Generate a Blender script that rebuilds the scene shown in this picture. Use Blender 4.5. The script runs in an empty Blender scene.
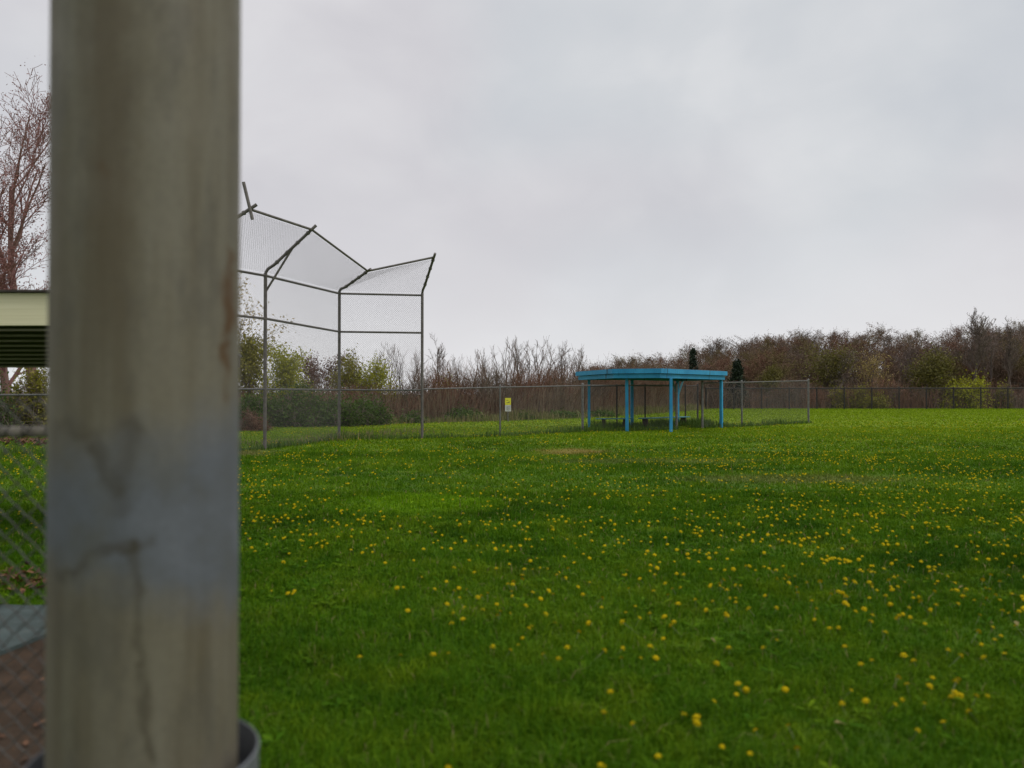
import bpy, bmesh, math, random
import numpy as np

rng = np.random.default_rng(7)
R = math.radians
scene = bpy.context.scene
COL = scene.collection
FPX, CX, HOR, EYE = 800.0, 512.0, 394.0, 1.6      # focal length in pixels, centre column, horizon row, eye height


def ground_at(px, py):
    d = FPX * EYE / (py - HOR)
    return ((px - CX) / FPX * d, d)


def at(px, d):
    return ((px - CX) / FPX * d, d)


def height_for(py, d):
    return EYE + (HOR - py) * d / FPX


# ------------------------------------------------------------------ object helpers
def tag(o, label=None, cat=None, group=None, kind=None):
    if label: o['label'] = label
    if cat: o['category'] = cat
    if group: o['group'] = group
    if kind: o['kind'] = kind
    return o


def empty(name, loc=(0, 0, 0), rz=0.0):
    o = bpy.data.objects.new(name, None)
    o.empty_display_size = 0.2
    COL.objects.link(o)
    o.location = loc
    o.rotation_euler = (0, 0, rz)
    return o


def copy_tree(o, parent=None):
    c = o.copy()
    COL.objects.link(c)
    c.parent = parent
    for ch in list(o.children):
        copy_tree(ch, c)
    return c


class Geo:
    """collects numpy vertex / face arrays and links them as one mesh"""
    def __init__(self):
        self.v, self.f, self.n = [], [], 0      # f: list of (k, array)

    def add(self, verts, faces):
        verts = np.asarray(verts, dtype=np.float32).reshape(-1, 3)
        faces = np.asarray(faces, dtype=np.int32)
        self.v.append(verts)
        self.f.append(faces + self.n)
        self.n += len(verts)

    def arrays(self):
        return np.concatenate(self.v), self.f

    def mesh(self, name, mat, smooth=False):
        me = bpy.data.meshes.new(name)
        V = np.concatenate(self.v)
        tot = np.concatenate([np.full(len(f), f.shape[1], np.int32) for f in self.f])
        loops = np.concatenate([f.reshape(-1) for f in self.f])
        me.vertices.add(len(V))
        me.vertices.foreach_set('co', V.reshape(-1))
        me.loops.add(len(loops))
        me.loops.foreach_set('vertex_index', loops)
        me.polygons.add(len(tot))
        starts = np.zeros(len(tot), np.int32)
        starts[1:] = np.cumsum(tot)[:-1]
        me.polygons.foreach_set('loop_start', starts)
        me.polygons.foreach_set('loop_total', tot)
        me.polygons.foreach_set('use_smooth', np.full(len(tot), bool(smooth)))
        me.update(calc_edges=True)
        me.materials.append(mat)
        return me

    def build(self, name, mat, parent=None, smooth=False, loc=None):
        o = bpy.data.objects.new(name, self.mesh(name, mat, smooth))
        COL.objects.link(o)
        if parent is not None: o.parent = parent
        if loc is not None: o.location = loc
        return o


def tubes(g, P0, P1, R0, R1, sides=3, cap=False):
    P0 = np.asarray(P0, float).reshape(-1, 3); P1 = np.asarray(P1, float).reshape(-1, 3)
    n = len(P0)
    if n == 0: return
    R0 = np.broadcast_to(np.asarray(R0, float), (n,)); R1 = np.broadcast_to(np.asarray(R1, float), (n,))
    d = P1 - P0
    L = np.linalg.norm(d, axis=1, keepdims=True); L[L < 1e-9] = 1e-9
    d = d / L
    ref = np.where(np.abs(d[:, 2:3]) > 0.9, np.array([[1.0, 0, 0]]), np.array([[0, 0, 1.0]]))
    a = np.cross(d, ref); a /= np.linalg.norm(a, axis=1, keepdims=True)
    b = np.cross(d, a)
    ang = np.arange(sides) * 2 * math.pi / sides
    off = a[:, None, :] * np.cos(ang)[None, :, None] + b[:, None, :] * np.sin(ang)[None, :, None]
    V = np.concatenate([P0[:, None, :] + off * R0[:, None, None], P1[:, None, :] + off * R1[:, None, None]], axis=1)
    k = np.arange(sides); k2 = (k + 1) % sides
    F = np.stack([k, k2, k2 + sides, k + sides], axis=1)
    faces = (F[None] + (np.arange(n) * 2 * sides)[:, None, None]).reshape(-1, 4)
    base = g.n
    g.add(V.reshape(-1, 3), faces)
    if cap:
        c0 = (np.arange(n) * 2 * sides)[:, None] + k[None, ::-1]
        c1 = (np.arange(n) * 2 * sides)[:, None] + (k + sides)[None]
        g.f.append((np.concatenate([c0, c1]) + base).astype(np.int32))


def polyline(g, pts, rad, sides=10):
    """a continuous pipe through pts"""
    pts = np.asarray(pts, float)
    n = len(pts)
    rad = np.broadcast_to(np.asarray(rad, float), (n,))
    t = np.gradient(pts, axis=0); t /= np.linalg.norm(t, axis=1, keepdims=True)
    ref = np.array([0, 0, 1.0]) if abs(t[0, 2]) < 0.9 else np.array([1.0, 0, 0])
    a = np.cross(t[0], ref); a /= np.linalg.norm(a)
    V = []
    ang = np.arange(sides) * 2 * math.pi / sides
    for i in range(n):
        a = a - t[i] * a.dot(t[i]); a /= np.linalg.norm(a)
        b = np.cross(t[i], a)
        V.append(pts[i] + rad[i] * (np.cos(ang)[:, None] * a + np.sin(ang)[:, None] * b))
    F = []
    for i in range(n - 1):
        for k in range(sides):
            k2 = (k + 1) % sides
            F.append((i * sides + k, i * sides + k2, (i + 1) * sides + k2, (i + 1) * sides + k))
    base = g.n
    g.add(np.concatenate(V), F)
    g.f.append(np.array([[base + k for k in range(sides)][::-1], [base + (n - 1) * sides + k for k in range(sides)]], np.int32))


def leaf_quads(g, C, size, r, flat=0.0):
    C = np.asarray(C, float); n = len(C)
    if n == 0: return
    size = np.broadcast_to(np.asarray(size, float), (n,))
    nrm = r.normal(size=(n, 3)); nrm[:, 2] += flat
    nrm /= np.linalg.norm(nrm, axis=1, keepdims=True)
    u = np.cross(nrm, r.normal(size=(n, 3))); u /= np.linalg.norm(u, axis=1, keepdims=True)
    v = np.cross(nrm, u)
    s = size[:, None]
    V = np.stack([C - u * s * .6, C - v * s * .32 + u * .05 * s, C + u * s * .6, C + v * s * .32 + u * .05 * s], axis=1)
    F = np.arange(n * 4).reshape(-1, 4)
    g.add(V.reshape(-1, 3), F)


def box(g, c, s, rz=0.0, bev=0.0):
    bm = bmesh.new()
    bmesh.ops.create_cube(bm, size=1.0)
    for v in bm.verts: v.co = (v.co.x * s[0], v.co.y * s[1], v.co.z * s[2])
    if bev: bmesh.ops.bevel(bm, geom=bm.edges[:], offset=bev, segments=1, affect='EDGES')
    ca, sa = math.cos(rz), math.sin(rz)
    bm.verts.index_update()
    V = [(c[0] + v.co.x * ca - v.co.y * sa, c[1] + v.co.x * sa + v.co.y * ca, c[2] + v.co.z) for v in bm.verts]
    base = g.n
    g.v.append(np.array(V, np.float32)); g.n += len(V)
    for k in {len(f.verts) for f in bm.faces}:
        g.f.append(np.array([[v.index + base for v in f.verts] for f in bm.faces if len(f.verts) == k], np.int32))
    bm.free()


def prism(g, poly, z0, z1):
    """vertical prism over a plan polygon (counter-clockwise); z may be lists"""
    n = len(poly)
    z0 = z0 if hasattr(z0, '__len__') else [z0] * n
    z1 = z1 if hasattr(z1, '__len__') else [z1] * n
    V = [(p[0], p[1], z) for p, z in zip(poly, z0)] + [(p[0], p[1], z) for p, z in zip(poly, z1)]
    base = g.n
    g.add(V, [[i, (i + 1) % n, (i + 1) % n + n, i + n] for i in range(n)])
    g.f.append(np.array([[base + i for i in range(n)][::-1], [base + n + i for i in range(n)]], np.int32))


# ------------------------------------------------------------------ material helpers
class Nodes:
    def __init__(self, name):
        self.m = bpy.data.materials.new(name)
        self.m.use_nodes = True
        self.t = self.m.node_tree
        self.t.nodes.clear()
        self.out = self.t.nodes.new('ShaderNodeOutputMaterial')

    def n(self, typ, **kw):
        x = self.t.nodes.new(typ)
        for k, v in kw.items(): setattr(x, k, v)
        return x

    def link(self, a, b): self.t.links.new(a, b)

    def val(self, sock, v):
        if isinstance(v, bpy.types.NodeSocket): self.link(v, sock)
        else: sock.default_value = v

    def math(self, op, a, b=0.0, c=0.0, clamp=False):
        x = self.n('ShaderNodeMath', operation=op, use_clamp=clamp)
        self.val(x.inputs[0], a); self.val(x.inputs[1], b); self.val(x.inputs[2], c)
        return x.outputs[0]

    def coords(self, kind='Object', scale=(1, 1, 1), rot=(0, 0, 0), loc=(0, 0, 0)):
        tc = self.n('ShaderNodeTexCoord')
        mp = self.n('ShaderNodeMapping')
        mp.inputs['Scale'].default_value = scale
        mp.inputs['Rotation'].default_value = rot
        mp.inputs['Location'].default_value = loc
        self.link(tc.outputs[kind], mp.inputs['Vector'])
        return mp.outputs[0]

    def pos(self, scale=(1, 1, 1), loc=(0, 0, 0)):
        ge = self.n('ShaderNodeNewGeometry')
        mp = self.n('ShaderNodeMapping')
        mp.inputs['Scale'].default_value = scale
        mp.inputs['Location'].default_value = loc
        self.link(ge.outputs['Position'], mp.inputs['Vector'])
        return mp.outputs[0]

    def noise(self, vec, scale, detail=4, rough=0.55, dist=0.0):
        x = self.n('ShaderNodeTexNoise')
        self.link(vec, x.inputs['Vector'])
        x.inputs['Scale'].default_value = scale
        x.inputs['Detail'].default_value = detail
        x.inputs['Roughness'].default_value = rough
        x.inputs['Distortion'].default_value = dist
        return x.outputs['Fac']

    def ramp(self, fac, stops, interp='LINEAR'):
        x = self.n('ShaderNodeValToRGB')
        cr = x.color_ramp; cr.interpolation = interp
        while len(cr.elements) > 1: cr.elements.remove(cr.elements[0])
        for i, (p, c) in enumerate(stops):
            e = cr.elements[0] if i == 0 else cr.elements.new(p)
            e.position = p
            c = (c, c, c) if not hasattr(c, '__len__') else c
            e.color = (*c, 1)
        self.link(fac, x.inputs[0])
        return x.outputs['Color']

    def mix(self, fac, a, b, blend='MIX'):
        x = self.n('ShaderNodeMix', data_type='RGBA', blend_type=blend)
        self.val(x.inputs[0], fac)
        self.val(x.inputs[6], a if isinstance(a, bpy.types.NodeSocket) else (*a, 1))
        self.val(x.inputs[7], b if isinstance(b, bpy.types.NodeSocket) else (*b, 1))
        return x.outputs[2]

    def smooth(self, v, lo, hi, a=0.0, b=1.0):
        x = self.n('ShaderNodeMapRange', interpolation_type='SMOOTHSTEP')
        self.val(x.inputs[0], v)
        x.inputs[1].default_value = lo; x.inputs[2].default_value = hi
        x.inputs[3].default_value = a; x.inputs[4].default_value = b
        return x.outputs[0]

    def bsdf(self, color, rough=0.8, metal=0.0, spec=0.5, bump=None, bstr=0.3, bdist=0.01, translucent=0.0):
        p = self.n('ShaderNodeBsdfPrincipled')
        self.val(p.inputs['Base Color'], color if isinstance(color, bpy.types.NodeSocket) else (*color, 1))
        self.val(p.inputs['Roughness'], rough)
        p.inputs['Metallic'].default_value = metal
        p.inputs['Specular IOR Level'].default_value = spec
        if bump is not None:
            b = self.n('ShaderNodeBump')
            b.inputs['Strength'].default_value = bstr
            b.inputs['Distance'].default_value = bdist
            self.link(bump, b.inputs['Height'])
            self.link(b.outputs[0], p.inputs['Normal'])
        sh = p.outputs[0]
        if translucent:
            t = self.n('ShaderNodeBsdfTranslucent')
            self.val(t.inputs['Color'], color if isinstance(color, bpy.types.NodeSocket) else (*color, 1))
            ms = self.n('ShaderNodeMixShader')
            ms.inputs[0].default_value = translucent
            self.link(p.outputs[0], ms.inputs[1]); self.link(t.outputs[0], ms.inputs[2])
            sh = ms.outputs[0]
        self.link(sh, self.out.inputs['Surface'])
        return self.m


def mat_noise(name, c1, c2, scale=6.0, rough=0.8, metal=0.0, spec=0.4, stretch=(1, 1, 1), bstr=0.0, translucent=0.0, per_object=0.0, world=False):
    N = Nodes(name)
    vec = N.pos(scale=stretch) if world else N.coords('Object', scale=stretch)
    f = N.noise(vec, scale, 5, 0.6)
    c = N.ramp(f, [(0.3, c1), (0.7, c2)])
    if per_object:
        oi = N.n('ShaderNodeObjectInfo')
        hs = N.n('ShaderNodeHueSaturation')
        N.link(c, hs.inputs['Color'])
        N.link(N.math('MULTIPLY_ADD', oi.outputs['Random'], per_object, 1 - per_object / 2), hs.inputs['Value'])
        c = hs.outputs[0]
    return N.bsdf(c, rough, metal, spec, f if bstr else None, bstr or 0.1, 0.005, translucent)


def lawn_colour(N):
    """colour of the turf by place: deep green, lusher and yellower patches, a worn dirt spot, mower tracks"""
    big = N.noise(N.pos(), 0.22, 4, 0.6, 0.4)
    fine = N.noise(N.pos(loc=(31, 7, 0)), 1.6, 4, 0.65)
    c = N.ramp(big, [(0.32, (0.038, 0.104, 0.004)), (0.5, (0.070, 0.162, 0.005)), (0.66, (0.116, 0.208, 0.007))])
    c = N.mix(N.smooth(fine, 0.46, 0.70), c, (0.118, 0.205, 0.006))
    c = N.mix(N.smooth(N.noise(N.pos(loc=(3, 90, 0)), 0.9, 4, 0.7), 0.58, 0.75, 0, 0.5), c, (0.125, 0.125, 0.018))
    c = N.mix(N.smooth(N.noise(N.pos(loc=(8, 40, 0)), 0.55, 5, 0.65, 0.6), 0.52, 0.66, 0, 0.65), c, (0.030, 0.088, 0.004))

    def spot(x, y, rx, ry, wob=0.5):
        v = N.pos(scale=(1 / rx, 1 / ry, 0.0), loc=(-x / rx, -y / ry, 0))
        ln = N.n('ShaderNodeVectorMath', operation='LENGTH'); N.link(v, ln.inputs[0])
        return N.math('ADD', ln.outputs['Value'], N.math('MULTIPLY', N.math('SUBTRACT', fine, 0.5), wob * 2))
    c = N.mix(N.smooth(spot(-1.35, 11.6, 1.1, 1.3, 1.1), 0.4, 1.3, 0.7, 0), c, (0.16, 0.31, 0.006))
    c = N.mix(N.smooth(spot(1.65, 22.2, 1.3, 1.6, 0.7), 0.3, 1.1, 0.7, 0), c, (0.27, 0.135, 0.05))
    c = N.mix(N.smooth(spot(-7.6, 21.6, 1.5, 1.8, 0.8), 0.3, 1.1, 0.6, 0), c, (0.24, 0.19, 0.09))
    c = N.mix(N.smooth(spot(5.4, 15.0, 2.6, 0.9, 0.6), 0.4, 1.2, 0.55, 0), c, (0.15, 0.15, 0.05))
    c = N.mix(N.smooth(spot(3.4, 19.0, 3.2, 0.9, 0.6), 0.4, 1.2, 0.45, 0), c, (0.16, 0.17, 0.05))
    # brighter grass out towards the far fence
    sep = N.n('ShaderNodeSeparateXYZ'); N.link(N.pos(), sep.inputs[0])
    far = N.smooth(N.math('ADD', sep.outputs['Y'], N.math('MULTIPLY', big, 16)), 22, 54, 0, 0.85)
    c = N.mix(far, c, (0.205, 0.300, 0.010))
    return c


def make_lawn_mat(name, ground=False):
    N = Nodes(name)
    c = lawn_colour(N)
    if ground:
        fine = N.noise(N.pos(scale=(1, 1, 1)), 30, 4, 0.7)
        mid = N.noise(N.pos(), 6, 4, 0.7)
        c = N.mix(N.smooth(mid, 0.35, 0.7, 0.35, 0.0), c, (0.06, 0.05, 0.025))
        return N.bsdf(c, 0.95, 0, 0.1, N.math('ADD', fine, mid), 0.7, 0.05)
    ri = N.n('ShaderNodeNewGeometry')
    hs = N.n('ShaderNodeHueSaturation')
    N.link(c, hs.inputs['Color'])
    N.link(N.math('MULTIPLY_ADD', ri.outputs['Random Per Island'], 0.5, 0.75), hs.inputs['Value'])
    N.link(N.math('MULTIPLY_ADD', ri.outputs['Random Per Island'], -0.03, 0.515), hs.inputs['Hue'])
    dry = N.math('GREATER_THAN', ri.outputs['Random Per Island'], 0.985)
    c2 = N.mix(dry, hs.outputs[0], (0.26, 0.22, 0.09))
    return N.bsdf(c2, 0.75, 0, 0.06, translucent=0.25)


def make_pole_mat(rad, k):
    N = Nodes('weathered galvanised steel')
    base_coords = N.coords
    off = EYE - EYE * k
    N.coords = lambda kind, scale=(1, 1, 1), loc=(0, 0, 0): base_coords(kind, scale=tuple(q * k for q in scale), loc=(loc[0], loc[1], loc[2] + off * scale[2]))
    rad = rad * k
    vec = N.coords('Object')
    sep = N.n('ShaderNodeSeparateXYZ'); N.link(vec, sep.inputs[0])
    wob = N.math('MULTIPLY', N.math('SUBTRACT', N.noise(vec, 22, 4, 0.6), 0.5), 0.30)
    wob2 = N.math('MULTIPLY', N.math('SUBTRACT', N.noise(N.coords('Object', loc=(5, 2, 1)), 16, 4, 0.65), 0.5), 0.09)
    u = N.math('ADD', N.math('DIVIDE', sep.outputs['X'], rad), wob)
    z = N.math('ADD', sep.outputs['Z'], wob2)
    streak = N.noise(N.coords('Object', scale=(1, 1, 0.06)), 26, 5, 0.65)
    streak2 = N.noise(N.coords('Object', scale=(1, 1, 0.12), loc=(3, 1, 0)), 11, 4, 0.6)
    blot = N.noise(vec, 9, 5, 0.65)
    grain = N.noise(vec, 130, 4, 0.7)
    c = N.ramp(streak, [(0.3, (0.122, 0.102, 0.068)), (0.5, (0.160, 0.142, 0.102)), (0.72, (0.190, 0.175, 0.134))])
    c = N.mix(N.smooth(streak2, 0.5, 0.7, 0, 0.6), c, (0.102, 0.082, 0.048))
    c = N.mix(N.smooth(N.noise(N.coords('Object', scale=(1, 1, 0.35), loc=(9, 4, 2)), 14, 6, 0.7), 0.48, 0.66, 0, 0.55), c, (0.098, 0.088, 0.070))
    c = N.mix(N.smooth(N.noise(N.coords('Object', scale=(1, 1, 0.5), loc=(2, 14, 6)), 30, 5, 0.7), 0.55, 0.70, 0, 0.5), c, (0.165, 0.150, 0.110))
    # brownish film on one side, mainly high up
    side = N.math('MULTIPLY', N.smooth(N.math('ABSOLUTE', N.math('ADD', u, 0.36)), 0.05, 0.35, 1, 0), N.smooth(z, 1.5, 1.9))
    c = N.mix(N.math('MULTIPLY', side, 0.6), c, (0.088, 0.064, 0.034))
    # bare bluish zinc band
    zz = N.math('ADD', z, N.math('MULTIPLY', u, -0.035))
    up = N.smooth(zz, 1.475, 1.60, 1, 0)
    lo = N.smooth(N.math('ADD', z, N.math('MULTIPLY', u, 0.045)), 1.285, 1.375)
    band = N.math('MULTIPLY', N.math('MULTIPLY', up, lo), N.smooth(blot, 0.25, 0.55, 0.65, 1.0))
    band = N.math('MULTIPLY', band, 0.92)
    c = N.mix(band, c, N.ramp(blot, [(0.3, (0.084, 0.095, 0.112)), (0.7, (0.142, 0.156, 0.184))]))

    def line(u0, z0, u1, z1, w, vertical=True):
        # distance to a segment in (u * rad, z)
        du, dz = (u1 - u0) * rad, z1 - z0
        L2 = du * du + dz * dz
        pu = N.math('MULTIPLY', N.math('SUBTRACT', u, u0), rad)
        pz = N.math('SUBTRACT', z, z0)
        t = N.math('DIVIDE', N.math('ADD', N.math('MULTIPLY', pu, du), N.math('MULTIPLY', pz, dz)), L2, clamp=True)
        eu = N.math('SUBTRACT', pu, N.math('MULTIPLY', t, du))
        ez = N.math('SUBTRACT', pz, N.math('MULTIPLY', t, dz))
        d = N.math('SQRT', N.math('ADD', N.math('MULTIPLY', eu, eu), N.math('MULTIPLY', ez, ez)))
        return N.math('MULTIPLY', N.smooth(d, 0.0, w * 1.7, 1, 0), N.smooth(blot, 0.25, 0.6, 0.35, 1.0))
    dark = (0.050, 0.040, 0.024)
    for (a, b, cc, d, w, k) in [(-0.12, 1.405, -0.06, 1.24, 0.0065, .75), (-0.06, 1.24, 0.05, 1.115, 0.0065, .6),
                                (-0.82, 1.358, -0.1, 1.405, 0.008, .75), (-0.1, 1.405, 0.05, 1.410, 0.011, .4),
                                (-0.52, 1.53, -0.27, 1.475, 0.009, .6), (-0.09, 1.54, -0.25, 1.478, 0.013, .45),
                                (-0.85, 1.552, -0.5, 1.549, 0.010, .4), (-0.2, 1.552, -0.06, 1.549, 0.010, .4), (-0.27, 1.475, -0.22, 1.44, 0.010, .4)]:
        c = N.mix(N.math('MULTIPLY', line(a, b, cc, d, w), k), c, dark)
    for (a, b, cc, d, w, k) in [(0.87, 1.80, 0.85, 1.755, 0.006, .9), (0.84, 1.75, 0.825, 1.695, 0.0095, 1.2), (0.83, 1.675, 0.78, 1.645, 0.007, 1.1), (0.80, 1.655, 0.81, 1.60, 0.004, .6), (-0.44, 1.905, -0.43, 1.895, 0.006, .5)]:
        c = N.mix(N.math('MULTIPLY', line(a, b, cc, d, w), k, clamp=True), c, (0.095, 0.050, 0.018))
    c = N.mix(N.smooth(grain, 0.35, 0.75, 0.0, 0.22), c, (0.055, 0.052, 0.042))
    rough = N.smooth(blot, 0.3, 0.7, 0.55, 0.75)
    return N.bsdf(c, rough, 0.12, 0.35, N.math('ADD', N.math('MULTIPLY', grain, 0.4), blot), 0.25, 0.004)


M = {}
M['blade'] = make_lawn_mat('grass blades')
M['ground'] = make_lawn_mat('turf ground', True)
M['steel'] = mat_noise('galvanised pipe', (0.10, 0.096, 0.09), (0.20, 0.195, 0.185), 9, 0.55, 0.25)
M['dull_steel'] = mat_noise('dull brown grey pipe', (0.10, 0.088, 0.08), (0.19, 0.172, 0.156), 7, 0.6, 0.2)
M['dark_pipe'] = mat_noise('dark fence pipe', (0.016, 0.013, 0.012), (0.034, 0.028, 0.026), 7, 0.6, 0.0)
M['wire'] = mat_noise('zinc wire', (0.06, 0.058, 0.055), (0.12, 0.116, 0.11), 12, 0.6, 0.1)
M['dark_wire'] = mat_noise('dark wire', (0.045, 0.038, 0.036), (0.08, 0.07, 0.066), 12, 0.5, 0.0)
M['old_wire'] = mat_noise('tarnished wire', (0.022, 0.02, 0.018), (0.12, 0.116, 0.105), 7, 0.45, 0.3)
M['old_pipe'] = mat_noise('lichened pipe', (0.12, 0.105, 0.082), (0.27, 0.245, 0.20), 22, 0.75, 0.1, bstr=0.2)
def blue_paint():
    N = Nodes('weathered blue paint')
    v = N.coords('Object')
    a = N.noise(v, 1.3, 4, 0.6)
    b = N.noise(N.coords('Object', scale=(6, 6, 1)), 3, 5, 0.65)
    c = N.ramp(a, [(0.3, (0.016, 0.205, 0.40)), (0.7, (0.040, 0.315, 0.55))])
    c = N.mix(N.smooth(b, 0.52, 0.72, 0, 0.55), c, (0.02, 0.12, 0.19))
    c = N.mix(N.smooth(N.noise(v, 14, 5, 0.7), 0.64, 0.70, 0, 0.7), c, (0.16, 0.22, 0.24))
    sp = N.n('ShaderNodeSeparateXYZ'); N.link(v, sp.inputs[0])
    fr = N.math('FRACT', N.math('MULTIPLY', N.math('ADD', sp.outputs['X'], 7.3), 0.41))
    c = N.mix(N.math('LESS_THAN', fr, 0.012), c, (0.01, 0.05, 0.08))
    return N.bsdf(c, 0.6, 0, 0.3, b, 0.2, 0.01)


M['blue'] = blue_paint()
M['blue_bench'] = mat_noise('faded blue paint', (0.05, 0.20, 0.25), (0.08, 0.28, 0.33), 5, 0.6)
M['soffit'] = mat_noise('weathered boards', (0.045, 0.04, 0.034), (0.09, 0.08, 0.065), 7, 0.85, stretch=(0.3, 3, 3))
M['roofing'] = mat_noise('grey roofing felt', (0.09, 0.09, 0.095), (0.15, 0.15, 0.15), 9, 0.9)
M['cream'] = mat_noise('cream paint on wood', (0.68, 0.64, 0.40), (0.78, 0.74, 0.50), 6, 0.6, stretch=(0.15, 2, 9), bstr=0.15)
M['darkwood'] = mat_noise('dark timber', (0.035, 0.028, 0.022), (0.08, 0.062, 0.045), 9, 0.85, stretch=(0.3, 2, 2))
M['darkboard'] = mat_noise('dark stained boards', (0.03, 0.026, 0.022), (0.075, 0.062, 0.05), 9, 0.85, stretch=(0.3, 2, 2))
M['lit_edge_strip'] = mat_noise('pale lit edge strips', (0.22, 0.20, 0.15), (0.34, 0.31, 0.24), 6, 0.8, stretch=(.3, 2, 2))
M['yellow'] = mat_noise('yellow sign face', (0.72, 0.66, 0.02), (0.78, 0.72, 0.05), 4, 0.4)
M['white'] = mat_noise('white sign face', (0.55, 0.55, 0.55), (0.68, 0.68, 0.67), 4, 0.4)
M['ink'] = mat_noise('sign ink', (0.03, 0.03, 0.03), (0.06, 0.06, 0.06), 9, 0.5)
M['dandelion'] = mat_noise('dandelion petals', (0.40, 0.285, 0.003), (0.56, 0.42, 0.006), 30, 0.8, 0, 0.05, translucent=0.15)
M['stem'] = mat_noise('dandelion stem', (0.10, 0.16, 0.04), (0.16, 0.18, 0.06), 30, 0.6)
M['bark'] = mat_noise('grey brown bark', (0.085, 0.066, 0.055), (0.17, 0.135, 0.115), 8, 0.9, stretch=(2, 2, 0.4), per_object=0.3)
M['twig'] = mat_noise('bare twigs', (0.12, 0.09, 0.075), (0.20, 0.15, 0.128), 2, 0.9, per_object=0.3)
M['red_bark'] = mat_noise('reddish bark', (0.13, 0.070, 0.058), (0.23, 0.135, 0.115), 4, 0.9, stretch=(2, 2, .5))
M['red_twig'] = mat_noise('budding reddish twigs', (0.18, 0.085, 0.078), (0.29, 0.15, 0.14), 2, 0.9)


def leafmat(name, a, b, tr=0.3):
    N = Nodes(name)
    ge = N.n('ShaderNodeNewGeometry')
    c = N.ramp(ge.outputs['Random Per Island'], [(0.0, a), (1.0, b)])
    f = N.noise(N.pos(), 0.8, 3, 0.6)
    hs = N.n('ShaderNodeHueSaturation'); N.link(c, hs.inputs['Color'])
    N.link(N.math('MULTIPLY_ADD', f, 0.7, 0.65), hs.inputs['Value'])
    return N.bsdf(hs.outputs[0], 0.6, 0, 0.25, translucent=tr)


M['leaf_yellow'] = leafmat('young yellow green leaves', (0.25, 0.27, 0.014), (0.42, 0.41, 0.024))
M['leaf_muted'] = leafmat('muted olive spring leaves', (0.105, 0.098, 0.024), (0.175, 0.155, 0.036))
M['leaf_bright'] = leafmat('bright spring leaves', (0.24, 0.28, 0.010), (0.38, 0.40, 0.016))
M['leaf_olive'] = leafmat('olive spring leaves', (0.17, 0.17, 0.022), (0.29, 0.26, 0.036))
M['leaf_dark'] = leafmat('dark bush leaves', (0.042, 0.085, 0.012), (0.095, 0.155, 0.022))
M['leaf_tan'] = leafmat('pale opening buds', (0.27, 0.22, 0.07), (0.42, 0.32, 0.12))
M['needle'] = leafmat('conifer needles', (0.014, 0.026, 0.014), (0.03, 0.045, 0.022), 0.1)
M['bud_red'] = leafmat('red brown buds', (0.115, 0.052, 0.036), (0.17, 0.085, 0.055), 0.2)
M['bud_pink'] = leafmat('pinkish spring buds', (0.20, 0.085, 0.075), (0.34, 0.17, 0.15), 0.3)
def wood_mat():
    N = Nodes('wood in bud')
    ge = N.n('ShaderNodeNewGeometry')
    r_ = ge.outputs['Random Per Island']
    brown = N.ramp(r_, [(0.0, (0.125, 0.084, 0.058)), (1.0, (0.22, 0.150, 0.106))])
    grey = N.ramp(r_, [(0.0, (0.112, 0.092, 0.076)), (1.0, (0.205, 0.172, 0.144))])
    olive = N.ramp(r_, [(0.0, (0.118, 0.094, 0.040)), (1.0, (0.205, 0.165, 0.070))])
    red = N.ramp(r_, [(0.0, (0.135, 0.072, 0.048)), (1.0, (0.225, 0.125, 0.085))])
    p1 = N.noise(N.pos(), 0.11, 3, 0.5); p2 = N.noise(N.pos(loc=(50, 9, 3)), 0.13, 3, 0.5); p3 = N.noise(N.pos(loc=(9, 70, 1)), 0.12, 3, 0.5)
    c = N.mix(N.smooth(p1, 0.46, 0.58), brown, grey)
    c = N.mix(N.smooth(p2, 0.52, 0.62), c, olive)
    c = N.mix(N.smooth(p3, 0.52, 0.62), c, red)
    return N.bsdf(c, 0.8, 0, 0.1, translucent=0.1)


M['wood'] = wood_mat()
def thicket_mat():
    N = Nodes('bare brown canes')
    ge = N.n('ShaderNodeNewGeometry')
    r_ = ge.outputs['Random Per Island']
    red = N.ramp(r_, [(0.0, (0.125, 0.064, 0.042)), (1.0, (0.23, 0.125, 0.085))])
    grey = N.ramp(r_, [(0.0, (0.10, 0.078, 0.060)), (1.0, (0.20, 0.155, 0.118))])
    p = N.noise(N.pos(), 0.35, 4, 0.6)
    return N.bsdf(N.mix(N.smooth(p, 0.42, 0.6), red, grey), 0.9, 0, 0.1)


M['thicket'] = thicket_mat()
M['cane'] = leafmat('tan dry canes', (0.15, 0.115, 0.075), (0.27, 0.20, 0.13), 0.0)
M['drygrass'] = leafmat('dry straw and new weeds', (0.11, 0.14, 0.03), (0.25, 0.20, 0.10), 0.2)
M['weed'] = leafmat('rank green grass', (0.045, 0.095, 0.014), (0.10, 0.165, 0.026), 0.25)
M['litter'] = leafmat('fallen brown leaves', (0.075, 0.032, 0.016), (0.20, 0.095, 0.045), 0.1)


def dirt_mat():
    N = Nodes('bare dirt with leaf bits')
    a = N.noise(N.pos(), 3.5, 6, 0.65)
    b = N.noise(N.pos(loc=(4, 4, 0)), 22, 5, 0.7)
    c = N.ramp(a, [(0.3, (0.034, 0.024, 0.016)), (0.55, (0.062, 0.042, 0.028)), (0.75, (0.09, 0.056, 0.036))])
    c = N.mix(N.smooth(b, 0.55, 0.68, 0, 0.6), c, (0.11, 0.062, 0.032))
    c = N.mix(N.smooth(N.noise(N.pos(loc=(1, 9, 0)), 2.2, 4, 0.6), 0.55, 0.7, 0, 0.4), c, (0.035, 0.055, 0.012))
    return N.bsdf(c, 0.95, 0, 0.1, b, 0.8, 0.03)


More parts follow.
